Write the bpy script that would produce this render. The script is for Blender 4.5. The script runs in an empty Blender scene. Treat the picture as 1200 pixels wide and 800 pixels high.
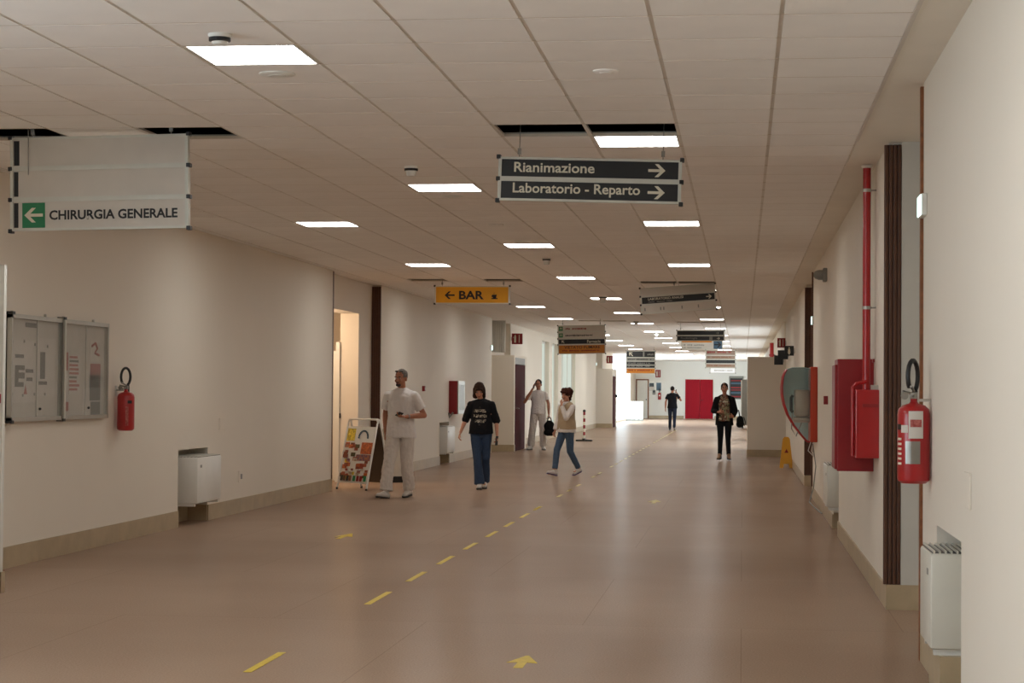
import bpy, bmesh, math, random
from mathutils import Vector, Matrix, noise
random.seed(7)
SC = bpy.context.scene
COL = SC.collection
# ------------------------------------------------------------------ camera
CAM_H = 1.48
HC = 3.22
YAW, PITCH, ROLL = math.radians(6.734), math.radians(1.447), .008
FPX = 2290.0
_r = Vector((math.cos(YAW), math.sin(YAW), 0))
_f = Vector((-math.sin(YAW) * math.cos(PITCH), math.cos(YAW) * math.cos(PITCH), math.sin(PITCH)))
_d = _f.cross(_r)
_rx = (_r - ROLL * _d).normalized()
_dn = (_d + ROLL * _r).normalized()
cd = bpy.data.cameras.new('camera')
cd.sensor_width = 36
cd.lens = FPX / 1200 * 36
cd.clip_start = .1
cd.clip_end = 400
cam = bpy.data.objects.new('camera', cd)
COL.objects.link(cam)
M = Matrix((( _rx.x, -_dn.x, -_f.x, 0), (_rx.y, -_dn.y, -_f.y, 0), (_rx.z, -_dn.z, -_f.z, CAM_H), (0, 0, 0, 1)))
cam.matrix_world = M
SC.camera = cam
# ------------------------------------------------------------------ world, exposure
w = bpy.data.worlds.new('world')
SC.world = w
w.use_nodes = True
w.node_tree.nodes['Background'].inputs[0].default_value = (.75, .85, 1, 1)
w.node_tree.nodes['Background'].inputs[1].default_value = .6
SC.view_settings.view_transform = 'Standard'
SC.view_settings.look = 'None'
SC.view_settings.exposure = -0.13
SC.view_settings.gamma = 1
SC.view_settings.use_curve_mapping = False
PANEL_E = 21.0        # ceiling light panels
WIN_E = 9.5           # daylight behind the glazing of the side windows
SKY_E = 2.2
def lamp(name, loc, power, col, radius):
    l = bpy.data.lights.new(name, 'POINT')
    l.energy, l.color, l.shadow_soft_size = power, col, radius
    o = bpy.data.objects.new(name, l)
    o.location = loc
    COL.objects.link(o)
lamp('side_room_lamp', (-6.95, 29.6, 2.45), 75, (1, .72, .48), .12)
cycles = SC.cycles
cycles.max_bounces = 10
cycles.diffuse_bounces = 6
cycles.glossy_bounces = 3
cycles.sample_clamp_indirect = 4
# ------------------------------------------------------------------ materials
def lin(c):
    return tuple(((v / 255) / 12.92 if v / 255 <= .04045 else ((v / 255 + .055) / 1.055) ** 2.4) for v in c) + (1,)
MATS = {}
def mat(name, c, rough=.6, metal=0, var=.06, scale=8, bump=0, bscale=60, spec=.5, coat=0, objvar=0, c2=None):
    """principled with a little procedural mottling"""
    if name in MATS:
        return MATS[name]
    m = bpy.data.materials.new(name)
    m.use_nodes = True
    nt = m.node_tree
    b = nt.nodes['Principled BSDF']
    b.inputs['Roughness'].default_value = rough
    b.inputs['Metallic'].default_value = metal
    b.inputs['Specular IOR Level'].default_value = spec
    b.inputs['Coat Weight'].default_value = coat
    tc = nt.nodes.new('ShaderNodeTexCoord')
    n = nt.nodes.new('ShaderNodeTexNoise')
    n.inputs['Scale'].default_value = scale
    n.inputs['Detail'].default_value = 4
    nt.links.new(tc.outputs['Object'], n.inputs['Vector'])
    r = nt.nodes.new('ShaderNodeValToRGB')
    L = lin(c)
    lo = tuple(v * (1 - var) for v in L[:3]) + (1,)
    hi = tuple(min(1, v * (1 + var)) for v in L[:3]) + (1,)
    if c2:
        hi = lin(c2)
    r.color_ramp.elements[0].position = .3
    r.color_ramp.elements[1].position = .7
    r.color_ramp.elements[0].color = lo
    r.color_ramp.elements[1].color = hi
    nt.links.new(n.outputs['Fac'], r.inputs['Fac'])
    out = r.outputs['Color']
    if objvar:
        oi = nt.nodes.new('ShaderNodeObjectInfo')
        mr = nt.nodes.new('ShaderNodeMapRange')
        mr.inputs['To Min'].default_value = 1 - objvar
        mr.inputs['To Max'].default_value = 1 + objvar
        nt.links.new(oi.outputs['Random'], mr.inputs['Value'])
        mx = nt.nodes.new('ShaderNodeVectorMath')
        mx.operation = 'SCALE'
        nt.links.new(out, mx.inputs[0])
        nt.links.new(mr.outputs['Result'], mx.inputs['Scale'])
        out = mx.outputs['Vector']
    nt.links.new(out, b.inputs['Base Color'])
    if bump:
        n2 = nt.nodes.new('ShaderNodeTexNoise')
        n2.inputs['Scale'].default_value = bscale
        n2.inputs['Detail'].default_value = 5
        nt.links.new(tc.outputs['Object'], n2.inputs['Vector'])
        bp = nt.nodes.new('ShaderNodeBump')
        bp.inputs['Strength'].default_value = bump
        bp.inputs['Distance'].default_value = .01
        nt.links.new(n2.outputs['Fac'], bp.inputs['Height'])
        nt.links.new(bp.outputs['Normal'], b.inputs['Normal'])
    MATS[name] = m
    return m
def emis(name, c, s):
    if name in MATS:
        return MATS[name]
    m = bpy.data.materials.new(name)
    m.use_nodes = True
    nt = m.node_tree
    nt.nodes.clear()
    e = nt.nodes.new('ShaderNodeEmission')
    e.inputs[0].default_value = tuple(c) + (1,)
    e.inputs[1].default_value = s
    o = nt.nodes.new('ShaderNodeOutputMaterial')
    nt.links.new(e.outputs[0], o.inputs[0])
    MATS[name] = m
    return m
def glassy(name, c, t=.8, rough=.05):
    """thin clear sheet: transparent with a glossy coat"""
    m = bpy.data.materials.new(name)
    m.use_nodes = True
    nt = m.node_tree
    b = nt.nodes['Principled BSDF']
    b.inputs['Base Color'].default_value = lin(c)
    b.inputs['Roughness'].default_value = rough
    b.inputs['Alpha'].default_value = 1 - t
    return m
m_wall = mat('cream_wall_paint', (229, 221, 207), .62, var=.015, scale=.7, bump=.06, bscale=30)
m_wallg = mat('grey_white_panel', (196, 194, 186), .5, var=.02)
m_tile = mat('ceiling_tile_white', (244, 241, 237), .75, var=.02, scale=3, bump=.03, bscale=150, objvar=.02)
m_rail = mat('ceiling_rail_enamel', (208, 200, 188), .3, var=.03, spec=.5)
m_tee = mat('cross_tee_enamel', (204, 192, 176), .4, var=.03, spec=.4)
m_soffit = mat('soffit_plaster', (232, 226, 214), .7, var=.03, scale=2)
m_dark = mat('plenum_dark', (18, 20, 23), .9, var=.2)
m_stone = mat('beige_stone_skirting', (176, 158, 128), .35, var=.1, scale=5, bump=.03)
m_brown = mat('dark_brown_wood', (84, 50, 30), .45, var=.15, scale=14)
m_brown2 = mat('brown_edge_wood', (128, 78, 44), .5, var=.25, scale=30)
m_alu = mat('brushed_aluminium', (188, 186, 178), .35, .6, var=.05)
m_alum = mat('pale_aluminium_profile', (205, 205, 195), .4, .15, var=.04)
m_steel = mat('steel', (150, 148, 142), .3, .9, var=.08)
m_black = mat('black_plastic', (22, 22, 24), .4, var=.2)
m_blackp = mat('black_sign_film', (24, 27, 30), .35, var=.1)
m_signw = mat('blank_sign_white', (206, 200, 190), .4, var=.03, scale=6)
m_signshade = mat('backlit_shade_sign_film', (146, 124, 108), .5, var=.05)  # browner than the blank film: the far sign's backlit shade as colour
m_white = mat('white_enamel', (226, 226, 220), .35, var=.02)
m_offw = mat('ivory_enamel', (214, 212, 200), .3, var=.02)
m_red = mat('red_paint', (168, 22, 26), .32, var=.06, coat=.3)
m_redd = mat('dark_red_paint', (140, 20, 26), .4, var=.06)
m_reddoor = mat('red_door_laminate', (158, 18, 36), .6, var=.04, spec=.15)
m_maroon = mat('maroon_door_laminate', (72, 10, 18), .8, var=.05, spec=.15)
m_orange = mat('orange_red_plastic', (196, 62, 26), .4, var=.04)

m_teal = glassy('teal_acrylic', (190, 226, 226), .3, .15)
m_tealg = glassy('clear_teal_acrylic', (170, 200, 200), .9)
m_phone = mat('payphone_metal', (178, 168, 152), .35, .4, var=.06)
m_glass = glassy('clear_glass', (210, 215, 210), .82)
m_yel = mat('yellow_tape', (216, 186, 50), .5, var=.12, scale=20)
m_yelw = mat('worn_yellow_tape', (208, 190, 110), .5, var=.15, scale=20)
m_sigy = mat('yellow_sign_film', (222, 160, 22), .4, var=.04)
m_orgs = mat('orange_sign_film', (205, 128, 34), .45, var=.05)
m_green = mat('green_sign_film', (24, 124, 76), .45, var=.05)
m_blue = mat('blue_sign_film', (60, 90, 112), .45, var=.05)
m_ltr = mat('white_lettering', (222, 216, 196), .5, var=.02)
m_ltrk = mat('black_lettering', (22, 20, 20), .5, var=.05)
m_grey = mat('grey_plastic', (138, 138, 132), .5, var=.05)
m_paper = mat('white_paper', (214, 208, 200), .8, var=.05)
m_paperk = mat('printed_grey_paper', (104, 100, 96), .8, var=.35, scale=60)
m_paperr = mat('printed_red_paper', (168, 56, 52), .8, var=.3, scale=70, c2=(196, 120, 112))
m_panel = emis('light_panel', (1, .985, .955), PANEL_E)
m_exit = emis('exit_light', (.75, 1, .92), 2.2)
m_win = emis('daylight_pane', (.78, .92, 1), WIN_E)
m_wins = emis('shaded_pane', (.92, 1, .88), .75)
m_wind = emis('side_daylight_pane', (.86, .96, 1), 4.2)  # right-wall panes, including the added unseen windows
m_addpane = emis('added_fill_pane', (.76, .9, 1), 6.8)  # glow for the added windows out of view near the camera
# floor: speckled, polished resilient sheet
def floor_mat():
    m = bpy.data.materials.new('polished_floor')
    m.use_nodes = True
    nt = m.node_tree
    b = nt.nodes['Principled BSDF']
    tc = nt.nodes.new('ShaderNodeTexCoord')
    n = nt.nodes.new('ShaderNodeTexNoise'); n.inputs['Scale'].default_value = 90; n.inputs['Detail'].default_value = 3
    n2 = nt.nodes.new('ShaderNodeTexNoise'); n2.inputs['Scale'].default_value = .5; n2.inputs['Detail'].default_value = 3
    for q in (n, n2):
        nt.links.new(tc.outputs['Object'], q.inputs['Vector'])
    r = nt.nodes.new('ShaderNodeValToRGB')
    r.color_ramp.elements[0].position = .32; r.color_ramp.elements[1].position = .68
    r.color_ramp.elements[0].color = lin((161, 137, 116)); r.color_ramp.elements[1].color = lin((175, 150, 130))
    nt.links.new(n.outputs['Fac'], r.inputs['Fac'])
    r2 = nt.nodes.new('ShaderNodeValToRGB')
    r2.color_ramp.elements[0].position = .3; r2.color_ramp.elements[1].position = .7
    r2.color_ramp.elements[0].color = (.9, .88, .87, 1); r2.color_ramp.elements[1].color = (1, 1, 1, 1)
    nt.links.new(n2.outputs['Fac'], r2.inputs['Fac'])
    mx = nt.nodes.new('ShaderNodeMix'); mx.data_type = 'RGBA'; mx.blend_type = 'MULTIPLY'; mx.inputs['Factor'].default_value = 1
    nt.links.new(r.outputs['Color'], mx.inputs['A']); nt.links.new(r2.outputs['Color'], mx.inputs['B'])
    br_ = nt.nodes.new('ShaderNodeTexBrick')
    br_.inputs['Scale'].default_value = 1; br_.inputs['Brick Width'].default_value = 2.0; br_.inputs['Row Height'].default_value = 3.1
    br_.inputs['Mortar Size'].default_value = .004; br_.inputs['Mortar Smooth'].default_value = .3
    br_.inputs['Color1'].default_value = (1, 1, 1, 1); br_.inputs['Color2'].default_value = (.97, .97, .97, 1); br_.inputs['Mortar'].default_value = (.83, .82, .81, 1)
    nt.links.new(tc.outputs['Object'], br_.inputs['Vector'])
    mj = nt.nodes.new('ShaderNodeMix'); mj.data_type = 'RGBA'; mj.blend_type = 'MULTIPLY'; mj.inputs['Factor'].default_value = 1
    nt.links.new(mx.outputs['Result'], mj.inputs['A']); nt.links.new(br_.outputs['Color'], mj.inputs['B'])
    nt.links.new(mj.outputs['Result'], b.inputs['Base Color'])
    mr = nt.nodes.new('ShaderNodeMapRange'); mr.inputs['To Min'].default_value = .17; mr.inputs['To Max'].default_value = .25
    nt.links.new(n2.outputs['Fac'], mr.inputs['Value']); nt.links.new(mr.outputs['Result'], b.inputs['Roughness'])
    b.inputs['Specular IOR Level'].default_value = .07
    mp = nt.nodes.new('ShaderNodeMapping'); mp.inputs['Scale'].default_value = (.25, 1.2, 1)
    n3 = nt.nodes.new('ShaderNodeTexNoise'); n3.inputs['Scale'].default_value = 5; n3.inputs['Detail'].default_value = 2
    nt.links.new(tc.outputs['Object'], mp.inputs['Vector']); nt.links.new(mp.outputs['Vector'], n3.inputs['Vector'])
    bp = nt.nodes.new('ShaderNodeBump'); bp.inputs['Strength'].default_value = .07; bp.inputs['Distance'].default_value = .004
    nt.links.new(n3.outputs['Fac'], bp.inputs['Height']); nt.links.new(bp.outputs['Normal'], b.inputs['Normal'])
    b.inputs['Specular IOR Level'].default_value = 0
    gl = nt.nodes.new('ShaderNodeBsdfGlossy')
    nt.links.new(mr.outputs['Result'], gl.inputs['Roughness']); nt.links.new(bp.outputs['Normal'], gl.inputs['Normal'])
    lw = nt.nodes.new('ShaderNodeLayerWeight'); lw.inputs['Blend'].default_value = .5
    m2 = nt.nodes.new('ShaderNodeMapRange')
    for k_, v_ in (('From Min', .8), ('From Max', 1.0), ('To Min', .06), ('To Max', .29)):
        m2.inputs[k_].default_value = v_
    nt.links.new(lw.outputs['Facing'], m2.inputs['Value'])
    ms = nt.nodes.new('ShaderNodeMixShader')
    nt.links.new(m2.outputs['Result'], ms.inputs[0]); nt.links.new(b.outputs[0], ms.inputs[1]); nt.links.new(gl.outputs[0], ms.inputs[2])
    nt.links.new(ms.outputs[0], nt.nodes['Material Output'].inputs['Surface'])
    return m
m_floor = floor_mat()
# ------------------------------------------------------------------ mesh helpers
WORLD = {}
def new_obj(name, me, parent=None, loc=(0, 0, 0), m=None):
    o = bpy.data.objects.new(name, me)
    COL.objects.link(o)
    if parent is not None:
        o.parent = parent
    o.location = loc
    if m is not None and me is not None and not me.materials:
        me.materials.append(m)
    return o
class MB:
    def __init__(s):
        s.bm = bmesh.new()
    def box(s, x0, x1, y0, y1, z0, z1, bev=0):
        vs = [s.bm.verts.new((x, y, z)) for x in (x0, x1) for y in (y0, y1) for z in (z0, z1)]
        fs = [s.bm.faces.new([vs[i] for i in f]) for f in ((0, 1, 3, 2), (4, 6, 7, 5), (0, 4, 5, 1), (2, 3, 7, 6), (0, 2, 6, 4), (1, 5, 7, 3))]
        if bev:
            es = list({e for f in fs for e in f.edges})
            bmesh.ops.bevel(s.bm, geom=es, offset=bev, segments=2, affect='EDGES', profile=.5)
        return s
    def tube(s, pts, r, seg=8, r1=None):
        """round tube through points; r may taper to r1"""
        pts = [Vector(p) for p in pts]
        rings = []
        n = len(pts)
        prev = None
        for i, p in enumerate(pts):
            t = (pts[min(i + 1, n - 1)] - pts[max(i - 1, 0)]).normalized()
            if prev is None:
                a = Vector((0, 0, 1)) if abs(t.z) < .9 else Vector((1, 0, 0))
                u = t.cross(a).normalized()
            else:
                u = (prev - t * prev.dot(t)).normalized()
            prev = u
            v = t.cross(u)
            rr = r if r1 is None else r + (r1 - r) * i / (n - 1)
            rings.append([s.bm.verts.new(p + (u * math.cos(k * 2 * math.pi / seg) + v * math.sin(k * 2 * math.pi / seg)) * rr) for k in range(seg)])
        for i in range(n - 1):
            for k in range(seg):
                s.bm.faces.new((rings[i][k], rings[i][(k + 1) % seg], rings[i + 1][(k + 1) % seg], rings[i + 1][k]))
        s.bm.faces.new(rings[0][::-1])
        s.bm.faces.new(rings[-1])
        return s
    def lathe(s, prof, c=(0, 0, 0), seg=20, axis='z'):
        rings = []
        for (r, z) in prof:
            ring = []
            for k in range(seg):
                a = k * 2 * math.pi / seg
                if axis == 'z':
                    p = (c[0] + r * math.cos(a), c[1] + r * math.sin(a), c[2] + z)
                elif axis == 'y':
                    p = (c[0] + r * math.cos(a), c[1] + z, c[2] + r * math.sin(a))
                else:
                    p = (c[0] + z, c[1] + r * math.cos(a), c[2] + r * math.sin(a))
                ring.append(s.bm.verts.new(p))
            rings.append(ring)
        for i in range(len(rings) - 1):
            for k in range(seg):
                s.bm.faces.new((rings[i][k], rings[i][(k + 1) % seg], rings[i + 1][(k + 1) % seg], rings[i + 1][k]))
        s.bm.faces.new(rings[0][::-1])
        s.bm.faces.new(rings[-1])
        return s
    def sph(s, c, r, seg=12, rot=None):
        if not hasattr(r, '__len__'):
            r = (r, r, r)
        mt = Matrix.Translation(c) @ (rot.to_4x4() if rot else Matrix.Identity(4)) @ Matrix.Diagonal((r[0], r[1], r[2], 1))
        bmesh.ops.create_uvsphere(s.bm, u_segments=seg, v_segments=max(6, seg * 2 // 3), radius=1, matrix=mt)
        return s
    def prism(s, pts, plane, a, b):
        """2D outline extruded; plane 'xz' extrudes along y, 'yz' along x, 'xy' along z"""
        def P(p, t):
            return {'xz': (p[0], t, p[1]), 'yz': (t, p[0], p[1]), 'xy': (p[0], p[1], t)}[plane]
        A = [s.bm.verts.new(P(p, a)) for p in pts]
        B = [s.bm.verts.new(P(p, b)) for p in pts]
        n = len(pts)
        s.bm.faces.new(A); s.bm.faces.new(B[::-1])
        for i in range(n):
            s.bm.faces.new((A[i], B[i], B[(i + 1) % n], A[(i + 1) % n]))
        return s
    def done(s, name, m, parent=None, smooth=False, auto=True, mesh_only=False):
        if parent is not None and parent in WORLD:
            bmesh.ops.transform(s.bm, matrix=WORLD[parent].inverted(), verts=s.bm.verts)
        bmesh.ops.recalc_face_normals(s.bm, faces=s.bm.faces)
        me = bpy.data.meshes.new(name)
        s.bm.to_mesh(me)
        s.bm.free()
        me.materials.append(m)
        if smooth:
            for p in me.polygons:
                p.use_smooth = True
            if auto:
                try:
                    me.set_sharp_from_angle(angle=math.radians(38))
                except Exception:
                    pass
        if mesh_only:
            return me
        o = new_obj(name, me, parent)
        if parent is not None and parent in WORLD:
            WORLD[o] = WORLD[parent]
        return o
def tag(o, label=None, cat=None, group=None, kind=None):
    if label: o['label'] = label
    if cat: o['category'] = cat
    if group: o['group'] = group
    if kind: o['kind'] = kind
    return o
def empty(name, loc=(0, 0, 0), label=None, cat=None, group=None, kind=None, rot=None):
    o = bpy.data.objects.new(name, None)
    o.empty_display_size = .1
    COL.objects.link(o)
    mt = Matrix.Translation(loc)
    if rot is not None:
        mt = mt @ rot.to_4x4()
    o.matrix_world = mt
    WORLD[o] = mt
    return tag(o, label, cat, group, kind)
def root(o, loc):
    """shift a single-mesh thing so that its origin is at its base"""
    o.data.transform(Matrix.Translation(-Vector(loc)))
    o.location = loc
    WORLD[o] = Matrix.Translation(loc)
    return o
def struct(name, mb, m, parent=None, smooth=False):
    o = mb.done(name, m, parent, smooth)
    if parent is None:
        o['kind'] = 'structure'
    return o
def text(s, parent, x, y, z, wdt, hgt, m, name='lettering', bold=.0, th=.0015):
    """flat lettering facing -Y, lower left corner at x,z (world, or local to a rotated root via WORLD)"""
    cu = bpy.data.curves.new('t', 'FONT')
    cu.body = s
    cu.offset = bold
    cu.resolution_u = 3
    to = bpy.data.objects.new('t', cu)
    COL.objects.link(to)
    dg = bpy.context.evaluated_depsgraph_get()
    me = bpy.data.meshes.new_from_object(to.evaluated_get(dg))
    bpy.data.objects.remove(to)
    bpy.data.curves.remove(cu)
    xs = [v.co.x for v in me.vertices]; ys = [v.co.y for v in me.vertices]
    x0, x1, y0, y1 = min(xs), max(xs), min(ys), max(ys)
    for v in me.vertices:
        v.co = Vector((x + (v.co.x - x0) / (x1 - x0) * wdt, y - th, z + (v.co.y - y0) / (y1 - y0) * hgt))
    me.materials.clear()
    me.materials.append(m)
    me.name = name
    return new_obj(name, me, parent)
ROWY, TP = 9.03, .605
COLX, TX = .171, .604
XL, XR = -5.965, 1.0
YN, YF = -6.0, 109.6
# ================================================================== SETTING
# floor with tape marks
fm = MB().box(-9, 2.6, YN - .5, YF + .5, -.2, 0)
floor = struct('floor', fm, m_floor)
def dash(y0, y1, m):
    return MB().box(-2.585, -2.54, y0, y1, .0004, .0022).done('tape_dash', m, floor)
for y0, y1 in [(10.02, 10.8), (13.31, 14.16), (14.97, 15.77), (16.49, 17.32), (18.08, 18.87), (19.66, 20.46), (21.18, 21.95), (22.72, 23.55), (24.2, 25.0)]:
    dash(y0, y1, m_yel)
y = 27.3
while y < 76:
    if random.random() > .1:
        dash(y, y + .78 * random.uniform(.8, 1), m_yelw)
    y += 1.57
def floor_arrow(x, y, sx, ln, m):
    MB().prism([(x - .3 * sx, y), (x + .3 * sx, y), (x + .3 * sx, y + ln * .45), (x + sx, y + ln * .4), (x + .1 * sx, y + ln), (x - .1 * sx, y + ln), (x - sx, y + ln * .4), (x - .3 * sx, y + ln * .45)], 'xy', .0004, .0022).done('tape_arrow', m, floor)
floor_arrow(-1.185, 10.42, .085, .48, m_yel)
floor_arrow(-3.98, 19.1, .09, .7, m_yel)
floor_arrow(-1.17, 26.1, .09, .8, m_yelw)
# ---- left wall segments
def wall_seg(name, x0, x1, y0, y1, holes, m=m_wall):
    """solid wall slab with rectangular openings (y0,y1,z0,z1) cut through"""
    mb = MB()
    cur = y0
    for (a, b, z0, z1) in sorted(holes):
        if a > cur:
            mb.box(x0, x1, cur, a, 0, HC + .5)
        if z0 > 0:
            mb.box(x0, x1, a, b, 0, z0)
        mb.box(x0, x1, a, b, z1, HC + .5)
        cur = b
    mb.box(x0, x1, cur, y1, 0, HC + .5)
    return struct(name, mb, m)
TH = .30
wall_seg('wall_left', XL - TH, XL, YN, 28.12, [(-1.0, 3.0, .9, 2.9), (4.0, 8.0, .9, 2.9), (20.28, 21.44, 0, .82)])
wall_seg('wall_left.001', XL - TH, XL, 31.98, 46.4, [(38.38, 39.62, 0, .84)])
wall_seg('wall_left.002', XL - TH, XL, 50.2, 80.0, [(58.2, 60.4, .35, 3.0), (61.4, 63.4, .35, 3.0), (64.6, 70.0, .35, 3.0)])
wall_seg('wall_left.003', XL - TH, XL, 83.4, YF, [(90.5, 104.5, .1, 3.3)])
# alcove backs
wall_seg('wall_left.004', XL - .155 - TH, XL - .155, 28.12, 31.98, [(28.55, 30.85, 0, 2.70)])
struct('wall_left.005', MB().box(XL - .155 - TH, XL - .155, 46.4, 50.2, 0, HC + .5).box(XL - .5 - TH, XL - .5, 80, 83.4, 0, HC + .5), m_wall)
# backs behind wall niches
struct('wall_left.006', MB().box(XL - TH, XL - .22, 20.28, 21.44, .17, .82).box(XL - TH, XL - .22, 38.38, 39.62, .17, .84), m_wall)
# side room behind the lit doorway
struct('wall_left.007', MB().box(-9, -8.8, 26.5, 33.5, 0, 3).box(-9, XL - TH, 26.3, 26.5, 0, 3).box(-9, XL - .16 - TH, 33.3, 33.5, 0, 3).box(-9, XL - .16 - TH, 26.3, 33.5, 3, 3.1), m_wall)
dl = empty('door_1', (-6.47, 30.3, 0), kind='structure')
MB().box(-6.53, -6.45, 30.86, 31.7, .02, 2.1).done('door_leaf', m_white, dl)
MB().box(-6.48, -6.42, 30.80, 30.86, .0, 2.24).done('door_frame', m_white, dl)
MB().box(-6.45, -6.40, 30.815, 30.85, 1.02, 1.1).done('lock', m_black, dl)
# ---- right wall segments
wall_seg('wall_right', XR, XR + TH, YN, 11.1, [(9.16, 10.3, 0, .805)])
wall_seg('wall_right.001', XR, XR + TH, 13.72, 28.2, [(20.62, 21.75, 0, .82)])
wall_seg('wall_right.002', XR, XR + TH, 31.62, 46.0, [])
wall_seg('wall_right.003', XR, XR + TH, 48.2, YF, [(52, 60, .6, 2.5), (64, 77, .6, 2.5), (86, 100, .8, 2.5)])
struct('wall_right.004', MB().box(XR + .26, XR + .26 + TH, 11.0, 13.8, 0, HC + .5).box(XR + .16, XR + .16 + TH, 28.1, 31.7, 0, HC + .5).box(XR + .16, XR + .16 + TH, 45.9, 48.3, 0, HC + .5), m_wall)
struct('wall_right.005', MB().box(XR + .25, XR + TH, 9.16, 10.3, .0, .805).box(XR + .22, XR + TH, 20.62, 21.75, .0, .82), m_wall)
# grey white leaf beside the near brown post
struct('trim_9', MB().box(1.085, XR + .26, 13.66, 13.72, .17, HC), m_wallg)
# ---- end walls
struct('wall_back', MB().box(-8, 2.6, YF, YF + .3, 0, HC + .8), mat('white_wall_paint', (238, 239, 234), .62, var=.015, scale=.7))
struct('wall_front', MB().box(-8, 2.6, YN - .3, YN, 0, HC + .5), m_wall)
# ---- skirting: stone pieces
def skirting(name, side, spans, h, lens=3.46, start=0):
    e = empty(name, (0, 0, 0), kind='structure')
    for (x, y0, y1) in spans:
        yy = y0
        first = True
        while yy < y1 - .01:
            ye = min(y1, yy + lens)
            if first and start and yy < start < y1:
                ye = start
            first = False
            a, b = (x, x + .014) if side > 0 else (x - .014, x)
            MB().box(a, b, yy + .002, ye - .002, 0, h).done('stone_piece', m_stone, e)
            yy = ye
    return e
bl = skirting('baseboard_left', 1, [(XL, YN, 20.28), (XL, 21.44, 28.12), (XL, 31.98, 38.38), (XL, 39.62, 46.4), (XL, 50.2, 80.0), (XL, 83.4, 90), (XL - .155, 30.85, 31.95)], .175, 3.47, 0)
br = skirting('baseboard_right', -1, [(XR, YN, 9.16), (XR, 10.3, 11.1), (XR, 13.72, 20.62), (XR, 21.75, 28.2), (XR, 31.62, 45.7), (XR, 48.2, YF)], .155, 3.47)
# stone inside the niches and on the alcove faces
for nm, a in (('stone_piece', (XL - .235, XL - .22, 20.28, 21.44, 0, .175)), ('stone_piece', (XL - .22, XL, 21.425, 21.44, 0, .175)), ('stone_piece', (XL - .235, XL - .22, 38.38, 39.62, 0, .175)), ('stone_piece', (XL - .22, XL, 39.605, 39.62, 0, .175)), ('stone_piece', (-6.13, XL, 31.93, 31.975, 0, .175))):
    MB().box(*a).done(nm, m_stone, bl)
for a in ((.985, XR + .255, 13.655, 13.715, 0, .172), (XR + .235, XR + .25, 9.16, 10.3, 0, .175), (XR + .0, XR + .22, 20.62, 20.635, 0, .175), (XR + .0, XR + .22, 21.735, 21.75, 0, .175), (.96, XR + .235, 9.72, 10.28, 0, .205), (.99, XR + .155, 31.56, 31.61, 0, .172)):
    MB().box(*a).done('stone_piece', m_stone, br)
bb = empty('baseboard_back', (0, 0, 0), kind='structure')
for a, b in ((-5.2, -3.25), (-1.55, .95)):
    MB().box(a, b, YF - .02, YF - .002, 0, .17).done('stone_piece', m_stone, bb)
# ---- brown ribbed posts at alcove ends, and thin brown edge strips
def post(name, x0, x1, y, z0, z1):
    e = empty(name, ((x0 + x1) / 2, y, z0), kind='structure')
    MB().box(x0, x1, y - .03, y, z0, z1).done('backing', m_brown, e)
    n = 4
    wd = (x1 - x0) / n
    for k in range(n):
        MB().box(x0 + k * wd + .004, x0 + (k + 1) * wd - .004, y - .045, y - .03, z0, z1, .003).done('slat', m_brown, e)
    return e
post('trim_1', .968, 1.085, 13.715, .172, 3.2)
post('trim_2', -6.12, -5.97, 31.975, .175, 3.19)
post('trim_3', .985, 1.1, 31.61, .172, 3.17)
def strip(name, a, m):
    struct(name, MB().box(*a), m)
strip('trim_4', (XR - .018, XR + .03, 11.085, 11.13, .0, 3.2), m_brown2)
strip('trim_5', (XL - .02, XL + .006, 28.09, 28.15, .17, 3.21), m_brown)
strip('trim_6', (XR - .022, XR + .03, 28.19, 28.25, .0, 3.21), m_brown)
# ---- ceiling
ceil = empty('ceiling', (0, 0, HC), kind='structure')
LIGHTS = []
for k in range(-2, 15):
    LIGHTS.append(('m', -5, 1 + 11 * k))
    LIGHTS.append(('l', -8, 7 + 11 * k))
    LIGHTS.append(('r', -2, 7 + 11 * k))
LIGHTS = [l for l in LIGHTS if YN + .5 < ROWY + l[2] * TP < 92]
HOLES = {(-9, 6), (-7, 6), (-3, 6), (-2, 6), (-9, 35), (-7, 35), (-3, 36), (-2, 36), (-3, 65), (-2, 65), (-7, 64), (-6, 64)}
occupied = HOLES | {(c, r) for _, c, r in LIGHTS}
SKY0, SKY1 = 92.0, 101.0
rows = range(math.floor((YN - ROWY) / TP), math.ceil((YF - ROWY) / TP))
cells = [(c, r) for r in rows for c in range(-11, 1) if (c, r) not in occupied and not (SKY0 < ROWY + (r + .5) * TP < SKY1)]
G = .0105     # half joint
RW = .011     # half runner width
def tile_box(mb, cx, cy, wx):
    a = wx / 2
    mb.box(cx - a, cx + a, cy - TP / 2 + G, cy + TP / 2 - G, HC, HC + .015)
tm = MB().box(-(TX / 2 - RW), TX / 2 - RW, -TP / 2 + G, TP / 2 - G, 0, .015).done('ceiling_tile', m_tile, mesh_only=True)
def tile_part(c, r):
    x = COLX + (c + .5) * TX
    o = new_obj('ceiling_tile', tm, ceil, (x, ROWY + (r + .5) * TP, 0))
vis = sorted([c for c in cells if c[1] >= -1 and c[0] > -11], key=lambda c: c[1])
single = set(vis[:298])
rest = MB()
for (c, r) in cells:
    x = COLX + (c + .5) * TX
    if (c, r) in single:
        if c == 0:
            pass
        tile_part(c, r)
    else:
        tile_box(rest, x, ROWY + (r + .5) * TP, TX - 2 * RW)
ro = rest.done('ceiling_tiles_far', m_tile, ceil)
ro['kind'] = 'stuff'
for c in range(-10, 2):
    x = COLX + c * TX
    MB().box(x - RW - .003, x + RW + .003, YN, YF, HC + .004, HC + .02).done('runner', m_rail, ceil)
tees = MB()
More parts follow.
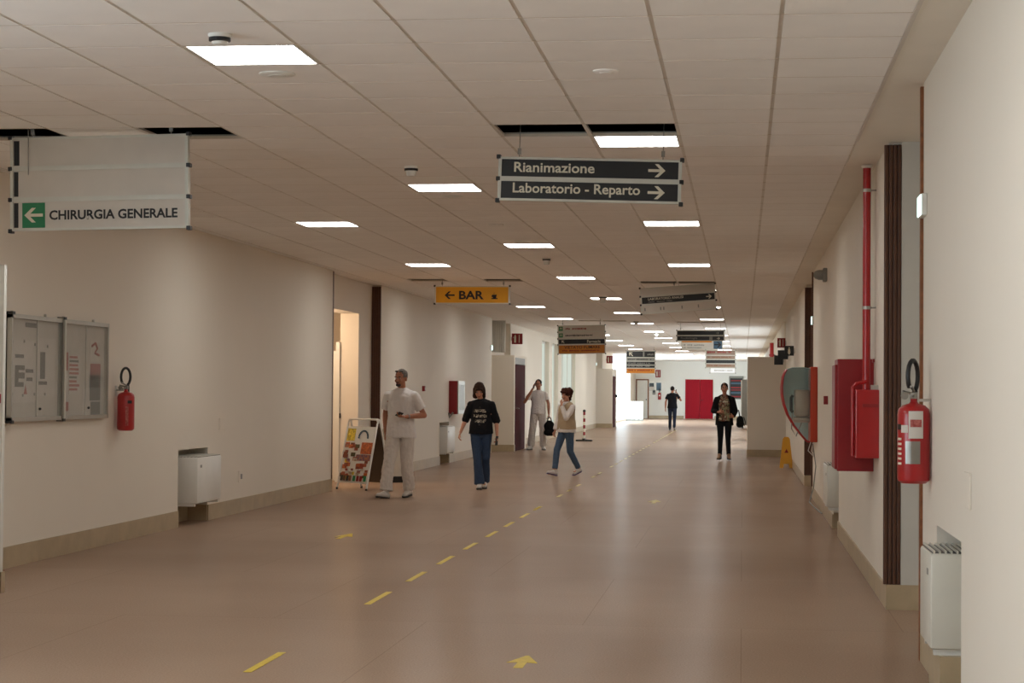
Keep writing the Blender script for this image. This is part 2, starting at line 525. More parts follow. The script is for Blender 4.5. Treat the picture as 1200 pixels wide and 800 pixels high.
for r in rows:
    if SKY0 - .3 < ROWY + r * TP < SKY1 + .3:
        continue
    y = ROWY + r * TP
    tees.box(-6.2, COLX + TX, y - G - .002, y + G + .002, HC + .0012, HC + .02)
to = tees.done('cross_tees', m_tee, ceil)
to['kind'] = 'stuff'
# void above the missing tiles
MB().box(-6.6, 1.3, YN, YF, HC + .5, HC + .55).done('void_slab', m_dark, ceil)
up = MB()
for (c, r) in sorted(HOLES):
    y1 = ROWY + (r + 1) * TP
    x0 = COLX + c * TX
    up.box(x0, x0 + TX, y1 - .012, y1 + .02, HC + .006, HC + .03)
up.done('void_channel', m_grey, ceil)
# plaster soffit along the right wall
struct('ceiling.001', MB().box(.778, XR + .3, YN, YF, HC - .002, HC + .03), m_soffit)
struct('trim_7', MB().box(.765, .785, YN, 13.6, HC - .008, HC + .01), m_rail)
# skylight strip near the far end
e = empty('window_9', (0, 96, HC), kind='structure')
MB().box(-6, .9, SKY0, SKY1, HC + .18, HC + .2).done('pane', emis('skylight_pane', (.93, .97, 1), SKY_E), e)
fr = MB()
for k in range(8):
    x = -5.9 + k * .96
    fr.box(x - .02, x + .02, SKY0, SKY1, HC, HC + .17)
fr.box(-6, .9, SKY0 - .05, SKY0, HC, HC + .2).box(-6, .9, SKY1, SKY1 + .05, HC, HC + .2)
fr.done('frame', m_white, e)
# ---- windows in the side walls, some unseen and added for their light
def window(name, y0, y1, z0, z1, nm, x=XL, s=-1, m=m_win):
    e = empty(name, (x, (y0 + y1) / 2, z0), kind='structure')
    xo = x + s * (.16 if s < 0 else .265)
    MB().box(xo - .01, xo + .01, y0, y1, z0, z1).done('pane', m, e)
    f = MB()
    f.box(xo - .04, xo + .04, y0, y0 + .06, z0, z1).box(xo - .04, xo + .04, y1 - .06, y1, z0, z1)
    f.box(xo - .04, xo + .04, y0, y1, z0, z0 + .06).box(xo - .04, xo + .04, y0, y1, z1 - .06, z1)
    for k in range(1, nm):
        yy = y0 + (y1 - y0) * k / nm
        f.box(xo - .04, xo + .04, yy - .03, yy + .03, z0, z1)
    f.done('window_frame', m_white, e)
window('window_1', 58.2, 60.4, .35, 3.0, 1, m=m_wins)
window('window_2', 61.4, 63.4, .35, 3.0, 1, m=m_wins)
window('window_3', 64.6, 70.0, .35, 3.0, 3, m=m_wins)
window('added_window_6', -1.0, 3.0, .9, 2.9, 3, m=m_addpane)  # out of view, added to brighten the near right wall
window('added_window_7', 4.0, 8.0, .9, 2.9, 3, m=m_addpane)  # also unseen, added to light the near right wall
window('window_4', 90.5, 104.5, .1, 3.3, 8)
window('added_window_8', 52, 60, .6, 2.5, 4, XR, 1, m_wind)  # hidden by the vestibule, added to brighten the left wall opposite
window('added_window_10', 64, 77, .6, 2.5, 6, XR, 1, m_wind)  # hidden too, added to light the left wall and floor
window('window_5', 86, 100, .8, 2.5, 7, XR, 1, m_wind)
# ---- vestibule boxes
def vestibule(name, x0, x1, y0, y1, h, left=True, door=None):
    e = empty(name, ((x0 + x1) / 2, y0, 0), kind='structure')
    mb = MB()
    t = .08
    mb.box(x0, x1, y0, y0 + t, 0, h)
    mb.box(x0, x1, y1 - t, y1, 0, h)
    xs = x1 if left else x0
    sx = (x1 - t, x1) if left else (x0, x0 + t)
    if door:
        a, b, dz = door
        mb.box(sx[0], sx[1], y0 + t, a, 0, h).box(sx[0], sx[1], b, y1 - t, 0, h).box(sx[0], sx[1], a, b, dz, h)
    else:
        mb.box(sx[0], sx[1], y0 + t, y1 - t, 0, h)
    mb.box(x0 + .02, x1 - .02, y0 + .02, y1 - .02, h - .05, h - .01)
    mb.done('panel_walls', m_wall, e)
    MB().box(x0, x1 + .012 if left else x1, y0 - .014, y0, 0, .165).done('stone_piece', m_stone, e)
    if left:
        MB().box(x1, x1 + .012, y0, (door[0] if door else y1), 0, .165).done('stone_piece', m_stone, e)
    else:
        MB().box(x0 - .012, x0, y0 - .014, (door[0] if door else y1), 0, .165).done('stone_piece', m_stone, e)
    return e
v1 = vestibule('wall_left.008', XL - .155, -5.535, 47.4, 50.1, 2.35, True, (47.58, 49.7, 2.3))
d2 = empty('door_2', (-5.5, 48.6, 0), kind='structure')
MB().box(-5.56, -5.52, 47.6, 49.68, .01, 2.13, .004).done('door_leaf', m_maroon, d2)
MB().box(-5.56, -5.53, 47.6, 49.68, 2.14, 2.3).done('transom_panel', m_grey, d2)
MB().tube([(-5.53, 47.75, 1.05), (-5.47, 47.75, 1.05), (-5.47, 47.88, 1.05)], .012).done('door_handle', m_steel, d2)
v2 = vestibule('wall_left.009', XL - .5, -5.33, 80.5, 83.3, 2.42, True, (80.75, 82.4, 2.13))
d3 = empty('door_3', (-5.3, 81.5, 0), kind='structure')
MB().box(-5.36, -5.31, 80.78, 82.38, .01, 2.12, .004).done('door_leaf', m_maroon, d3)
MB().tube([(-5.31, 82.2, 1.3), (-5.22, 82.2, 1.3)], .06).done('closer', m_black, d3)
v3 = vestibule('wall_right.006', .118, XR + .155, 45.7, 48.1, 2.315, False, None)
# fluted grey panels hung over the vestibules
def fluted(name, x0, x1, y, z0, z1, label):
    e = empty(name, ((x0 + x1) / 2, y, z0), kind='structure')
    MB().box(x0, x1, y, y + .03, z0, z1).done('backing', m_wallg, e)
    n = 6
    wd = (x1 - x0) / n
    for k in range(n):
        MB().box(x0 + k * wd + .006, x0 + (k + 1) * wd - .006, y - .025, y, z0, z1, .004).done('slat', m_wallg, e)
fluted('trim_10', XL - .14, -5.77, 47.5, 2.42, 3.2, '')
fluted('trim_11', -6.24, -6.02, 80.6, 2.46, 3.2, '')
# near left partition panel whose edge shows at the border of the picture
p = empty('wall_left.010', (-5.6, 13.6, 0), kind='structure')
MB().box(XL, -5.29, 13.55, 13.6, 0, 2.36).done('panel_walls', m_white, p)
MB().box(XL, -5.278, 13.535, 13.549, 0, .15).box(-5.29, -5.276, 13.535, 13.61, 0, .15).done('stone_piece', m_stone, p)
MB().box(-5.36, -5.30, 13.52, 13.549, 1.36, 1.43, .006).done('lock', m_redd, p)
# double red door in the end wall
d4 = empty('door_4', (-2.4, YF, 0), kind='structure')
MB().box(-3.17, -2.36, YF - .05, YF - .005, .01, 2.2, .005).done('door_leaf', m_reddoor, d4)
MB().box(-2.35, -1.63, YF - .05, YF - .005, .01, 2.2, .005).done('door_leaf', m_reddoor, d4)
MB().tube([(-2.3, YF - .05, 1.05), (-2.3, YF - .1, 1.05), (-2.18, YF - .1, 1.05)], .015).done('door_handle', m_black, d4)
d5 = empty('door_5', (-5.6, YF, 0), kind='structure')
MB().box(-5.93, -5.2, YF - .03, YF - .003, 0, 2.2).done('door_frame', m_brown2, d5)
MB().box(-5.86, -5.27, YF - .05, YF - .032, .01, 2.13).done('door_leaf', m_white, d5)
MB().sph((-5.34, YF - .08, 1.05), .035).done('door_handle', m_black, d5)
# ================================================================== CEILING LIGHTS
SIDE = {'l': 'row along the notice board wall', 'm': 'middle row', 'r': 'row along the payphone wall'}
ORD = ['first', 'second', 'third', 'fourth', 'fifth', 'sixth', 'seventh', 'eighth', 'ninth', 'tenth', 'eleventh', 'twelfth', 'thirteenth', 'fourteenth', 'fifteenth', 'sixteenth']
lf = MB()
HX, HY = TX / 2 - RW - .002, TP / 2 - G - .002
lf.box(-HX, HX, -HY, -HY + .012, -.001, .03).box(-HX, HX, HY - .012, HY, -.001, .03).box(-HX, -HX + .012, -HY, HY, -.001, .03).box(HX - .012, HX, -HY, HY, -.001, .03)
lf.box(-HX, HX, -HY, HY, .023, .03)
lfm = lf.done('frame', m_white, mesh_only=True)
ldm = MB().box(-HX + .012, HX - .012, -HY + .012, HY - .012, .003, .02).done('diffuser', m_panel, mesh_only=True)
LIGHTS.sort(key=lambda l: l[2])
cnt = {'l': 0, 'm': 0, 'r': 0}
for s, c, r in LIGHTS:
    lab = None
    x, y = COLX + (c + .5) * TX, ROWY + (r + .5) * TP
    if r < 0:
        lab = 'square ceiling light panel above the corridor start, %s, %s' % (SIDE[s], {0: 'hindmost', 1: 'second hindmost', 2: 'third hindmost'}.get(cnt.get(s + '-', 0), 'last'))
        cnt[s + '-'] = cnt.get(s + '-', 0) + 1
    else:
        lab = '%s square lit ceiling panel from the camera in the %s' % (ORD[cnt[s]], SIDE[s])
        cnt[s] += 1
    e = empty('ceiling_light', (x, y, HC), lab, 'ceiling light', 'square light panels in the tiled ceiling')
    new_obj('frame', lfm, e)
    new_obj('diffuser', ldm, e)
# detectors and discs on the ceiling
def detector(x, y, label, deep=.05, ind=True, r=.055):
    e = empty('smoke_detector', (x, y, HC), label, 'smoke detector', 'round fittings on the ceiling')
    MB().lathe([(r * 1.05, 0), (r * 1.05, -.012), (r * .95, -.018), (r * .62, -deep), (r * .2, -deep - .004)], (x, y, HC), 20).done('housing', m_white, e, True)
    if ind:
        MB().lathe([(r * .98, -.014), (r * .98, -.03), (r * .7, -.034)], (x, y, HC - .004), 20).done('grille', m_black, e)
def disc(x, y, label, r=.1, m=m_white):
    e = empty('speaker_disc', (x, y, HC), label, 'ceiling disc', 'round fittings on the ceiling')
    MB().lathe([(r, 0), (r, -.006), (r * .85, -.012), (r * .1, -.012)], (x, y, HC), 24).done('plate', m, e, True)
    MB().lathe([(r * .5, -.012), (r * .45, -.016), (.005, -.016)], (x, y, HC), 20).done('centre_cap', m, e, True)
detector(-2.56, 9.33, 'white smoke detector just in front of the nearest middle ceiling panel')
disc(-2.56, 10.52, 'flat white disc on the ceiling tile behind the nearest middle panel')
detector(-2.57, 14.98, 'white smoke detector with dark base ahead of the second middle ceiling panel', .075)
disc(-.745, 10.55, 'thin pale disc on a ceiling tile over the black resuscitation sign', .07, m_tile)
disc(-2.58, 17.24, 'flat white disc just behind the second middle ceiling panel')
disc(-2.57, 20.27, 'pale round disc on a tile midway between the second and third middle panels', .08, m_tile)
disc(-2.55, 22.6, 'flat disc just ahead of the third middle ceiling panel')
detector(-2.55, 25.36, 'white smoke detector with dark base behind the third middle ceiling panel', .09)
disc(-2.53, 31.1, 'flat disc just behind the fourth middle ceiling panel', .1)
detector(-2.54, 35.6, 'dark smoke detector seen against the fifth middle ceiling panel', .12, True, .08)
detector(-2.5, 57.0, 'small smoke detector seen against a far middle ceiling panel', .12, True, .08)
detector(-2.6, 48.0, 'smoke detector before the seventh middle ceiling panel', .09, True, .07)
# ================================================================== HANGING SIGNS
def chain(e, x, y, z0, z1, name='hanger'):
    """small eyelet, wire and clip"""
    mb = MB().tube([(x, y, z0), (x, y, z1)], .004, 6)
    mb.box(x - .012, x + .012, y - .006, y + .006, z0 - .0, z0 + .03)
    mb.done(name, m_steel, e)
def sign(name, label, cat, xc, yc, ztop, wdt, rows_, ang, hang=(), group='signs hung from the ceiling'):
    """rows_: list of (height, film material). returns root and row list of (panel, x0, z0, w, h, yfront) in local coords"""
    rot = Matrix.Rotation(-ang, 3, 'Y')
    H = sum(r[0] for r in rows_)
    e = empty(name, (xc, yc, ztop - H), label, cat, group, rot=rot)
    Wd = WORLD[e]
    out = []
    z = H
    WORLD.pop(e)
    hw = wdt / 2
    for h, film in rows_:
        z0 = z - h
        f = MB()
        f.box(-hw, hw, -.022, .022, z - .016, z).box(-hw, hw, -.022, .022, z0, z0 + .016)
        f.box(-hw, -hw + .022, -.024, .024, z0, z).box(hw - .022, hw, -.024, .024, z0, z)
        f.done('frame', m_alum, e)
        p_ = MB().box(-hw + .022, hw - .022, -.014, .014, z0 + .016, z - .016).done('panel', film, e)
        out.append((p_, -hw + .022, z0 + .016, wdt - .044, h - .032, -.0145))
        z = z0
    cz = [0]
    for h, _ in rows_[::-1]:
        cz.append(cz[-1] + h)
    for zz in cz:
        for sx in (-1, 1):
            MB().box(sx * hw - .014, sx * hw + .014, -.027, .027, zz - .014, zz + .014, .003).done('corner_cap', m_black, e)
    for hx in hang:
        wx = Vector((hx, 0, H))
        top = (HC + .505) - (ztop - H)
        MB().tube([(hx, 0, H - .01), (hx, 0, top)], .004, 6).box(hx - .012, hx + .012, -.01, .01, H + .02, H + .06).done('hanger', m_steel, e)
    return e, out
def arrow(panel, cx, y, cz, s, m, ang=0, name='arrow'):
    """solid arrow, pointing +x rotated by ang, facing -Y"""
    t = .16
    pts = [(-.5, -t / 2), (.18, -t / 2), (-.12, -.38), (.1, -.38), (.5, 0), (.1, .38), (-.12, .38), (.18, t / 2), (-.5, t / 2)]
    ca, sa = math.cos(ang), math.sin(ang)
    P = [(cx + s * (a * ca - b * sa), cz + s * (a * sa + b * ca)) for a, b in pts]
    return MB().prism(P, 'xz', y - .002, y).done(name, m, panel)
def bars(panel, x, y, z, wdt, h, m, name='small_print', n=9):
    """unreadable small lettering: a row of little strokes"""
    mb = MB()
    cx = x
    random.seed(int(abs(x * 997 + z * 331)) + n)
    while cx < x + wdt:
        ww = random.uniform(.35, .9) * h
        if random.random() > .15:
            mb.box(cx, min(cx + ww, x + wdt), y - .0016, y, z + h * random.uniform(0, .25), z + h * random.uniform(.75, 1))
        cx += ww + h * .22
    return tag(mb.done(name, m, panel), kind='stuff')
# 1  blank / blank / CHIRURGIA GENERALE
e, R = sign('hanging_sign', 'white three-row hanging sign with green arrow reading CHIRURGIA GENERALE', 'sign', -4.33, 12.8, 3.185, 1.245, [(.212, m_signw), (.212, m_signw), (.212, m_signw)], .017, (-.47, .5))
for i, (p_, x0, z0, wd, h, yf) in enumerate(R):
    MB().box(x0 + .004, x0 + (.042 if i == 0 else .034), yf - .002, yf, z0 + .006, z0 + h - .006).done('black_bar', m_ltrk, p_)
p_, x0, z0, wd, h, yf = R[2]
MB().box(x0 + .062, x0 + .222, yf - .002, yf, z0 + .004, z0 + h - .006).done('green_square', m_green, p_)
arrow(p_, x0 + .142, yf - .002, z0 + h / 2, .13, m_ltr, math.pi)
text('CHIRURGIA GENERALE', p_, x0 + .252, yf, z0 + .055, .895, .066, m_ltrk, bold=.03)
MB().box(x0 + .517, x0 + .527, yf - .0035, yf - .002, z0 + .06, z0 + .078).done('peeled_patch', m_signw, p_)
MB().tube([(-.49, -.03, .38), (-.49, -.03, .76)], .003, 6).done('hanger', m_steel, e)
# 2 Rianimazione / Laboratorio - Reparto
e, R = sign('hanging_sign', 'black two-row hanging sign reading Rianimazione and Laboratorio - Reparto', 'sign', -1.034, 13.1, 3.048, 1.237, [(.148, m_blackp), (.148, m_blackp)], -.0255, (-.48, .49))
p_, x0, z0, wd, h, yf = R[0]
text('Rianimazione', p_, x0 + .085, yf, z0 + .03, .545, .068, m_ltr, bold=.018)
arrow(p_, x0 + wd - .145, yf, z0 + h / 2, .115, m_ltr)
p_, x0, z0, wd, h, yf = R[1]
text('Laboratorio - Reparto', p_, x0 + .08, yf, z0 + .018, .86, .088, m_ltr, bold=.018)
arrow(p_, x0 + wd - .145, yf, z0 + h / 2, .115, m_ltr)
# 3 BAR
e, R = sign('hanging_sign', 'yellow hanging sign with arrow, the word BAR and a coffee cup', 'sign', -4.253, 30.6, 3.133, 1.2, [(.283, m_sigy)], .0, (-.48, .5))
p_, x0, z0, wd, h, yf = R[0]
arrow(p_, x0 + .22, yf, z0 + h * .48, .16, m_ltrk, math.pi)
text('BAR', p_, x0 + .37, yf, z0 + .055, .395, .135, m_ltrk, bold=.03)
MB().prism([(x0 + .885, z0 + .06), (x0 + .985, z0 + .06), (x0 + .985, z0 + .075), (x0 + .96, z0 + .075), (x0 + .972, z0 + .13), (x0 + .9, z0 + .13), (x0 + .912, z0 + .075), (x0 + .885, z0 + .075)], 'xz', yf - .002, yf).box(x0 + .89, x0 + .905, yf - .002, yf, z0 + .09, z0 + .122).box(x0 + .925, x0 + .932, yf - .002, yf, z0 + .14, z0 + .16).done('cup_symbol', m_ltrk, p_)
# 4 laboratorio analisi
e, R = sign('hanging_sign', 'crooked grey hanging sign with a black LABORATORIO ANALISI row in its middle', 'sign', -1.008, 31.2, 3.175, 1.2, [(.135, m_signw), (.135, m_blackp), (.145, m_signw)], .072, (-.05, .5))
p_, x0, z0, wd, h, yf = R[1]
text('LABORATORIO ANALISI', p_, x0 + .1, yf, z0 + .052, .56, .04, m_ltr, bold=.01)
bars(p_, x0 + .1, yf, z0 + .014, .38, .02, m_grey)
arrow(p_, x0 + wd - .09, yf, z0 + h / 2, .09, m_ltr)
p_, x0, z0, wd, h, yf = R[2]
for q in (.03, .28, .33, .62, .88):
    MB().box(x0 + q, x0 + q + .02, yf - .002, yf, z0 + .03, z0 + .08).done('glue_mark', m_grey, p_)
# 5 vietato fumare
e, R = sign('hanging_sign', 'four-row hanging sign, white, black and orange, reading VIETATO FUMARE at the bottom', 'sign', -3.81, 46.5, 3.06, 1.14, [(.16, m_signw), (.16, m_signw), (.14, m_blackp), (.225, m_orgs)], .02, (-.45, .45))
for i in (0, 1):
    p_, x0, z0, wd, h, yf = R[i]
    MB().box(x0 + .01, x0 + .1, yf - .002, yf, z0 + .015, z0 + .115).done('green_square', m_green, p_)
    arrow(p_, x0 + .055, yf - .002, z0 + .065, .07, m_ltr, math.pi / 2)
    bars(p_, x0 + .16, yf, z0 + .04, .5 if i == 0 else .65, .045, m_redd if i == 0 else m_ltrk)
p_, x0, z0, wd, h, yf = R[2]
arrow(p_, x0 + .1, yf, z0 + h / 2, .09, m_ltr, math.pi * .75)
text('Farmacia', p_, x0 + .68, yf, z0 + .02, .32, .07, m_ltr, bold=.01)
p_, x0, z0, wd, h, yf = R[3]
text('VIETATO FUMARE', p_, x0 + .13, yf, z0 + .11, .86, .07, m_ltrk, bold=.01)
bars(p_, x0 + .08, yf, z0 + .045, .92, .035, m_redd)
# 6 two dark rows
e, R = sign('hanging_sign', 'dark two-row hanging sign behind the crooked laboratory sign, reading Radiologia', 'sign', -1.056, 49.5, 3.045, 1.2, [(.135, m_blackp), (.135, m_blackp)], .004, (-.5, .5))
p_, x0, z0, wd, h, yf = R[0]
arrow(p_, x0 + wd - .15, yf, z0 + h / 2, .08, m_grey)
bars(p_, x0 + .1, yf, z0 + .03, .3, .04, m_black)
p_, x0, z0, wd, h, yf = R[1]
text('Radiologia', p_, x0 + .08, yf, z0 + .025, .42, .055, m_grey, bold=.01)
arrow(p_, x0 + wd - .13, yf, z0 + h / 2, .08, m_ltr)
MB().box(x0 + .8, x0 + .88, yf - .002, yf, z0 + .01, z0 + h - .01).done('grey_square', m_grey, p_)
# 7 pale sign with blue arrow square
e, R = sign('hanging_sign', 'pale hanging sign with a blue square and arrow under a dark two-row sign', 'sign', -1.15, 56.0, 2.99, 1.19, [(.29, m_signw)], -.004, (-.5, .5))
p_, x0, z0, wd, h, yf = R[0]
MB().box(x0, x0 + .85, yf - .002, yf, z0 + h - .07, z0 + h).done('yellow_band', m_orgs, p_)
MB().box(x0 + .9, x0 + wd - .01, yf - .002, yf, z0 + .01, z0 + h - .02).done('blue_square', m_blue, p_)
arrow(p_, x0 + .9 + (wd - .91) / 2, yf - .002, z0 + h / 2, .2, m_ltrk)
bars(p_, x0 + .03, yf, z0 + .09, .6, .045, m_grey)
bars(p_, x0 + .03, yf, z0 + .02, .55, .035, m_grey)
# 8 far dark sign with diagonal arrow
e, R = sign('hanging_sign', 'far hanging sign with a white diagonal arrow, black rows and orange bottom', 'sign', -3.878, 75.0, 3.05, 1.12, [(.25, m_blackp), (.145, m_grey), (.145, m_blackp), (.12, m_blackp), (.21, m_orgs)], .0, (-.5, .5))
p_, x0, z0, wd, h, yf = R[0]
arrow(p_, x0 + .16, yf, z0 + h / 2, .2, m_ltr, math.pi * .75)
MB().box(x0 + .62, x0 + .68, yf - .002, yf, z0 + .02, z0 + h - .02).done('white_bar', m_grey, p_)
bars(p_, x0 + .74, yf, z0 + .06, .3, .08, m_grey)
for i in (1, 2, 3):
    p_, x0, z0, wd, h, yf = R[i]
    bars(p_, x0 + .05, yf, z0 + .03, .9, .05, m_ltrk if i == 1 else m_grey)
p_, x0, z0, wd, h, yf = R[4]
bars(p_, x0 + .08, yf, z0 + .08, .9, .06, m_redd)
# 9 far sign, its backlit shade put into a browner film
e, R = sign('hanging_sign', 'far backlit grey-brown hanging sign with reddish top line over a lit white sign', 'sign', -.833, 75.0, 3.1, 1.14, [(.2, m_signshade), (.16, m_signshade), (.16, m_blackp), (.16, m_signshade)], .0, (-.5, .5))
p_, x0, z0, wd, h, yf = R[0]
bars(p_, x0 + .04, yf, z0 + .06, .9, .08, m_redd)
for i in (1, 3):
    p_, x0, z0, wd, h, yf = R[i]
    bars(p_, x0 + .04, yf, z0 + .05, .9, .05, m_brown2)
# 10 far white lit sign
e, R = sign('hanging_sign', 'small white sign lit from inside below the far grey-brown sign', 'sign', -.85, 85.0, 2.545, 1.1, [(.225, emis('lit_sign', (1, 1, .98), 1.1))], .0, (-.5, .5))
p_, x0, z0, wd, h, yf = R[0]
bars(p_, x0 + .1, yf, z0 + .07, .85, .06, m_alum)
# ================================================================== WALL FITTINGS
def extinguisher(name, label, x, y, z, r, h, side, papers=True):
    """wall hung fire extinguisher; z is the underside; side=+1 when the wall is at larger x"""
    e = empty(name, (x, y, z), label, 'fire extinguisher')
    MB().lathe([(r * .75, 0), (r * .97, .015), (r, .03), (r, h * .86), (r * .93, h * .93), (r * .7, h * .975), (r * .3, h), (.018, h + .01), (.018, h + .03)], (x, y, z), 28).done('cylinder', m_red, e, True)
    zt = z + h + .03
    v = MB().box(x - .018, x + .018, y - .02, y + .02, zt - .005, zt + .03, .004)
    v.tube([(x, y, zt + .02), (x - .06, y - .02, zt + .035)], .007).tube([(x, y, zt + .035), (x - .02, y - .08, zt + .06)], .008).tube([(x, y, zt + .015), (x - .01, y - .075, zt + .0)], .006)
    v.lathe([(.02, 0), (.02, .02)], (x - .05, y - .03, zt + .01), 12, 'y')
    v.done('valve', m_steel, e, True)
    pts = []
    for k in range(15):
        a = math.pi * 1.25 - k / 14 * math.pi * 1.6
        pts.append((x - .005 + .03 * math.cos(a), y - .0 + .05 * math.cos(a), zt + .115 + .085 * math.sin(a)))
    MB().tube(pts, .0125, 8).done('hose', m_black, e, True)
    MB().tube([pts[-1], (x + .005, y + .03, zt + .02), (x + .003, y + .035, zt - .09)], .015, 8, .02).done('nozzle', m_black, e, True)
    xw = x + side * (r + .02)
    MB().box(min(x + side * .02, xw), max(x + side * .02, xw), y - .008, y + .008, zt - .02, zt - .005).box(xw - .006, xw + .006, y - .03, y + .03, zt - .07, zt + .03).done('bracket', m_alu, e)
    def sticker(nm, a0, a1, z0, z1, m, dr=.0016):
        mb = MB()
        n = 8
        A = [(x + (r + dr) * math.cos(a0 + (a1 - a0) * k / n), y + (r + dr) * math.sin(a0 + (a1 - a0) * k / n)) for k in range(n + 1)]
        Bq = [(x + (r - .001) * math.cos(a0 + (a1 - a0) * k / n), y + (r - .001) * math.sin(a0 + (a1 - a0) * k / n)) for k in range(n + 1)]
        mb.prism(A + Bq[::-1], 'xy', z0, z1)
        return mb.done(nm, m, e)
    return e, sticker
e, st = extinguisher('fire_extinguisher', 'big red fire extinguisher with paper tags beside the near brown post', .909, 10.62, 1.005, .086, .425, 1)
D = math.radians
tagp = st('paper_tag', D(-112), D(-62), 1.005 + .24, 1.005 + .385, m_paper, .004)
st('printed_lines', D(-106), D(-68), 1.005 + .3, 1.005 + .34, m_paperr, .0055)
st('grey_label', D(-124), D(-72), 1.005 + .105, 1.005 + .225, m_steel)
st('black_label', D(-168), D(-145), 1.005 + .285, 1.005 + .315, m_ltrk)
st('white_label', D(-143), D(-115), 1.005 + .27, 1.005 + .31, m_paper)
for k in range(6):
    st('printed_text', D(-165), D(-142), 1.005 + .1 + k * .026, 1.005 + .112 + k * .026, m_ltr)
e, st = extinguisher('fire_extinguisher', 'red fire extinguisher hung beside the glazed notice board', -5.865, 18.17, 1.07, .082, .37, -1)
st('white_print', D(-75), D(-55), 1.12, 1.3, m_paperr)
st('black_label', D(-62), D(-30), 1.33, 1.36, m_ltrk)
e, st = extinguisher('fire_extinguisher', 'distant red fire extinguisher on the end wall near two notices', -4.6, YF - .12, 1.06, .085, .38, 1)
st('white_label', D(-120), D(-60), 1.25, 1.33, m_paper)
# notice board
nb = empty('notice_board', (XL, 16.55, 1.19), 'aluminium notice board with two glazed doors and pinned papers', 'notice board')
y0, y1, z0, z1 = 15.33, 17.8, 1.195, 2.08
ym = 16.56
MB().box(XL + .002, XL + .012, y0, y1, z0, z1).done('back_board', mat('board_white', (205, 198, 188), .7), nb)
f = MB().box(XL + .002, XL + .05, y0, y0 + .03, z0, z1).box(XL + .002, XL + .05, y1 - .03, y1, z0, z1).box(XL + .002, XL + .05, y0, y1, z0, z0 + .035).box(XL + .002, XL + .05, y0, y1, z1 - .035, z1)
f.done('frame', m_alu, nb)
MB().box(XL + .002, XL + .058, ym - .035, ym, z0 - .01, z1 + .015).done('centre_post', m_steel, nb)
MB().box(XL + .002, XL + .062, ym, ym + .04, z0 - .01, z1 + .015).done('centre_post', m_alum, nb)
for (a, b) in ((y0 + .03, ym - .035), (ym + .04, y1 - .03)):
    MB().box(XL + .036, XL + .040, a, b, z0 + .035, z1 - .035).done('glass_door', m_glass, nb)
    MB().box(XL + .034, XL + .042, (a + b) / 2 - .004, (a + b) / 2 + .004, z0 + .035, z1 - .035).done('sliding_edge', m_alu, nb)
    MB().sph((XL + .045, (a + b) / 2 + .07, z0 + .1), .012).done('lock', m_black, nb)
for yy in (y0 + .005, ym + .0, ):
    for zz in (z0 - .005, z1):
        MB().box(XL + .002, XL + .064, yy - .03, yy + .035, zz - .008, zz + .016).done('corner_cap', m_black, nb)
for yy in (y0 + .1, 16.2, 16.65, 17.45):
    MB().box(XL + .002, XL + .02, yy - .01, yy + .01, z1, z1 + .025).done('clip', m_alu, nb)
def pin_paper(ya, yb, za, zb, m, nm='paper'):
    MB().box(XL + .013, XL + .0155, ya, yb, za, zb).done(nm, m, nb)
def ypx(px): return XL * -2290 / (870 - px)
random.seed(3)
pin_paper(15.42, 15.98, 1.35, 1.87, m_paper)
pin_paper(16.0, 16.45, 1.4, 1.9, m_paper)
for (a, b, c_, d_) in [(15.72, 15.98, 1.98, 2.02), (15.5, 15.7, 1.72, 1.75), (15.5, 15.72, 1.62, 1.66), (15.5, 15.58, 1.5, 1.62), (15.58, 15.72, 1.55, 1.6), (15.5, 15.7, 1.48, 1.52), (15.74, 15.92, 1.6, 1.63), (15.76, 15.9, 1.53, 1.56), (16.08, 16.2, 1.55, 1.78), (16.05, 16.25, 1.5, 1.53)]:
    MB().box(XL + .0156, XL + .0165, a, b, c_, d_).done('printed_block', m_paperk, nb)
for yy, zz in [(15.44, 1.85), (15.7, 1.86), (15.95, 1.84), (16.25, 1.83), (15.44, 1.42), (15.68, 1.41), (15.95, 1.42), (16.2, 1.42)]:
    MB().box(XL + .0156, XL + .02, yy - .012, yy + .012, zz - .012, zz + .012).done('pin', m_grey, nb)
MB().prism([(15.7, 1.42), (15.78, 1.42), (15.74, 1.5)], 'yz', XL + .0166, XL + .0175).done('red_triangle', m_paperr, nb)
for (a, b, c_, d_, m_) in [(16.63, 16.78, 1.63, 1.79, m_paperr), (16.8, 17.1, 1.42, 1.77, m_paper), (16.63, 16.78, 1.36, 1.6, m_paper), (16.62, 16.8, 1.27, 1.35, m_paperr), (17.16, 17.36, 1.22, 1.48, m_paper), (17.38, 17.66, 1.48, 1.7, m_paperr), (17.36, 17.66, 1.36, 1.6, m_paperk), (17.4, 17.66, 1.2, 1.35, m_paperk), (17.36, 17.64, 1.72, 1.92, m_paper)]:
    pin_paper(a, b, c_, d_, m_)
for k in range(9):
    zz = 1.74 - k * .036
    MB().box(XL + .0156, XL + .0168, 16.81, 17.0 + random.uniform(0, .09), zz, zz + .02).done('printed_line', m_paperr if k % 4 != 1 else m_paperk, nb)
MB().tube([(XL + .017, 17.4, 1.86), (XL + .017, 17.5, 1.89), (XL + .017, 17.55, 1.84), (XL + .017, 17.48, 1.8), (XL + .017, 17.6, 1.78)], .012, 6).done('red_swirl', m_paperr, nb)
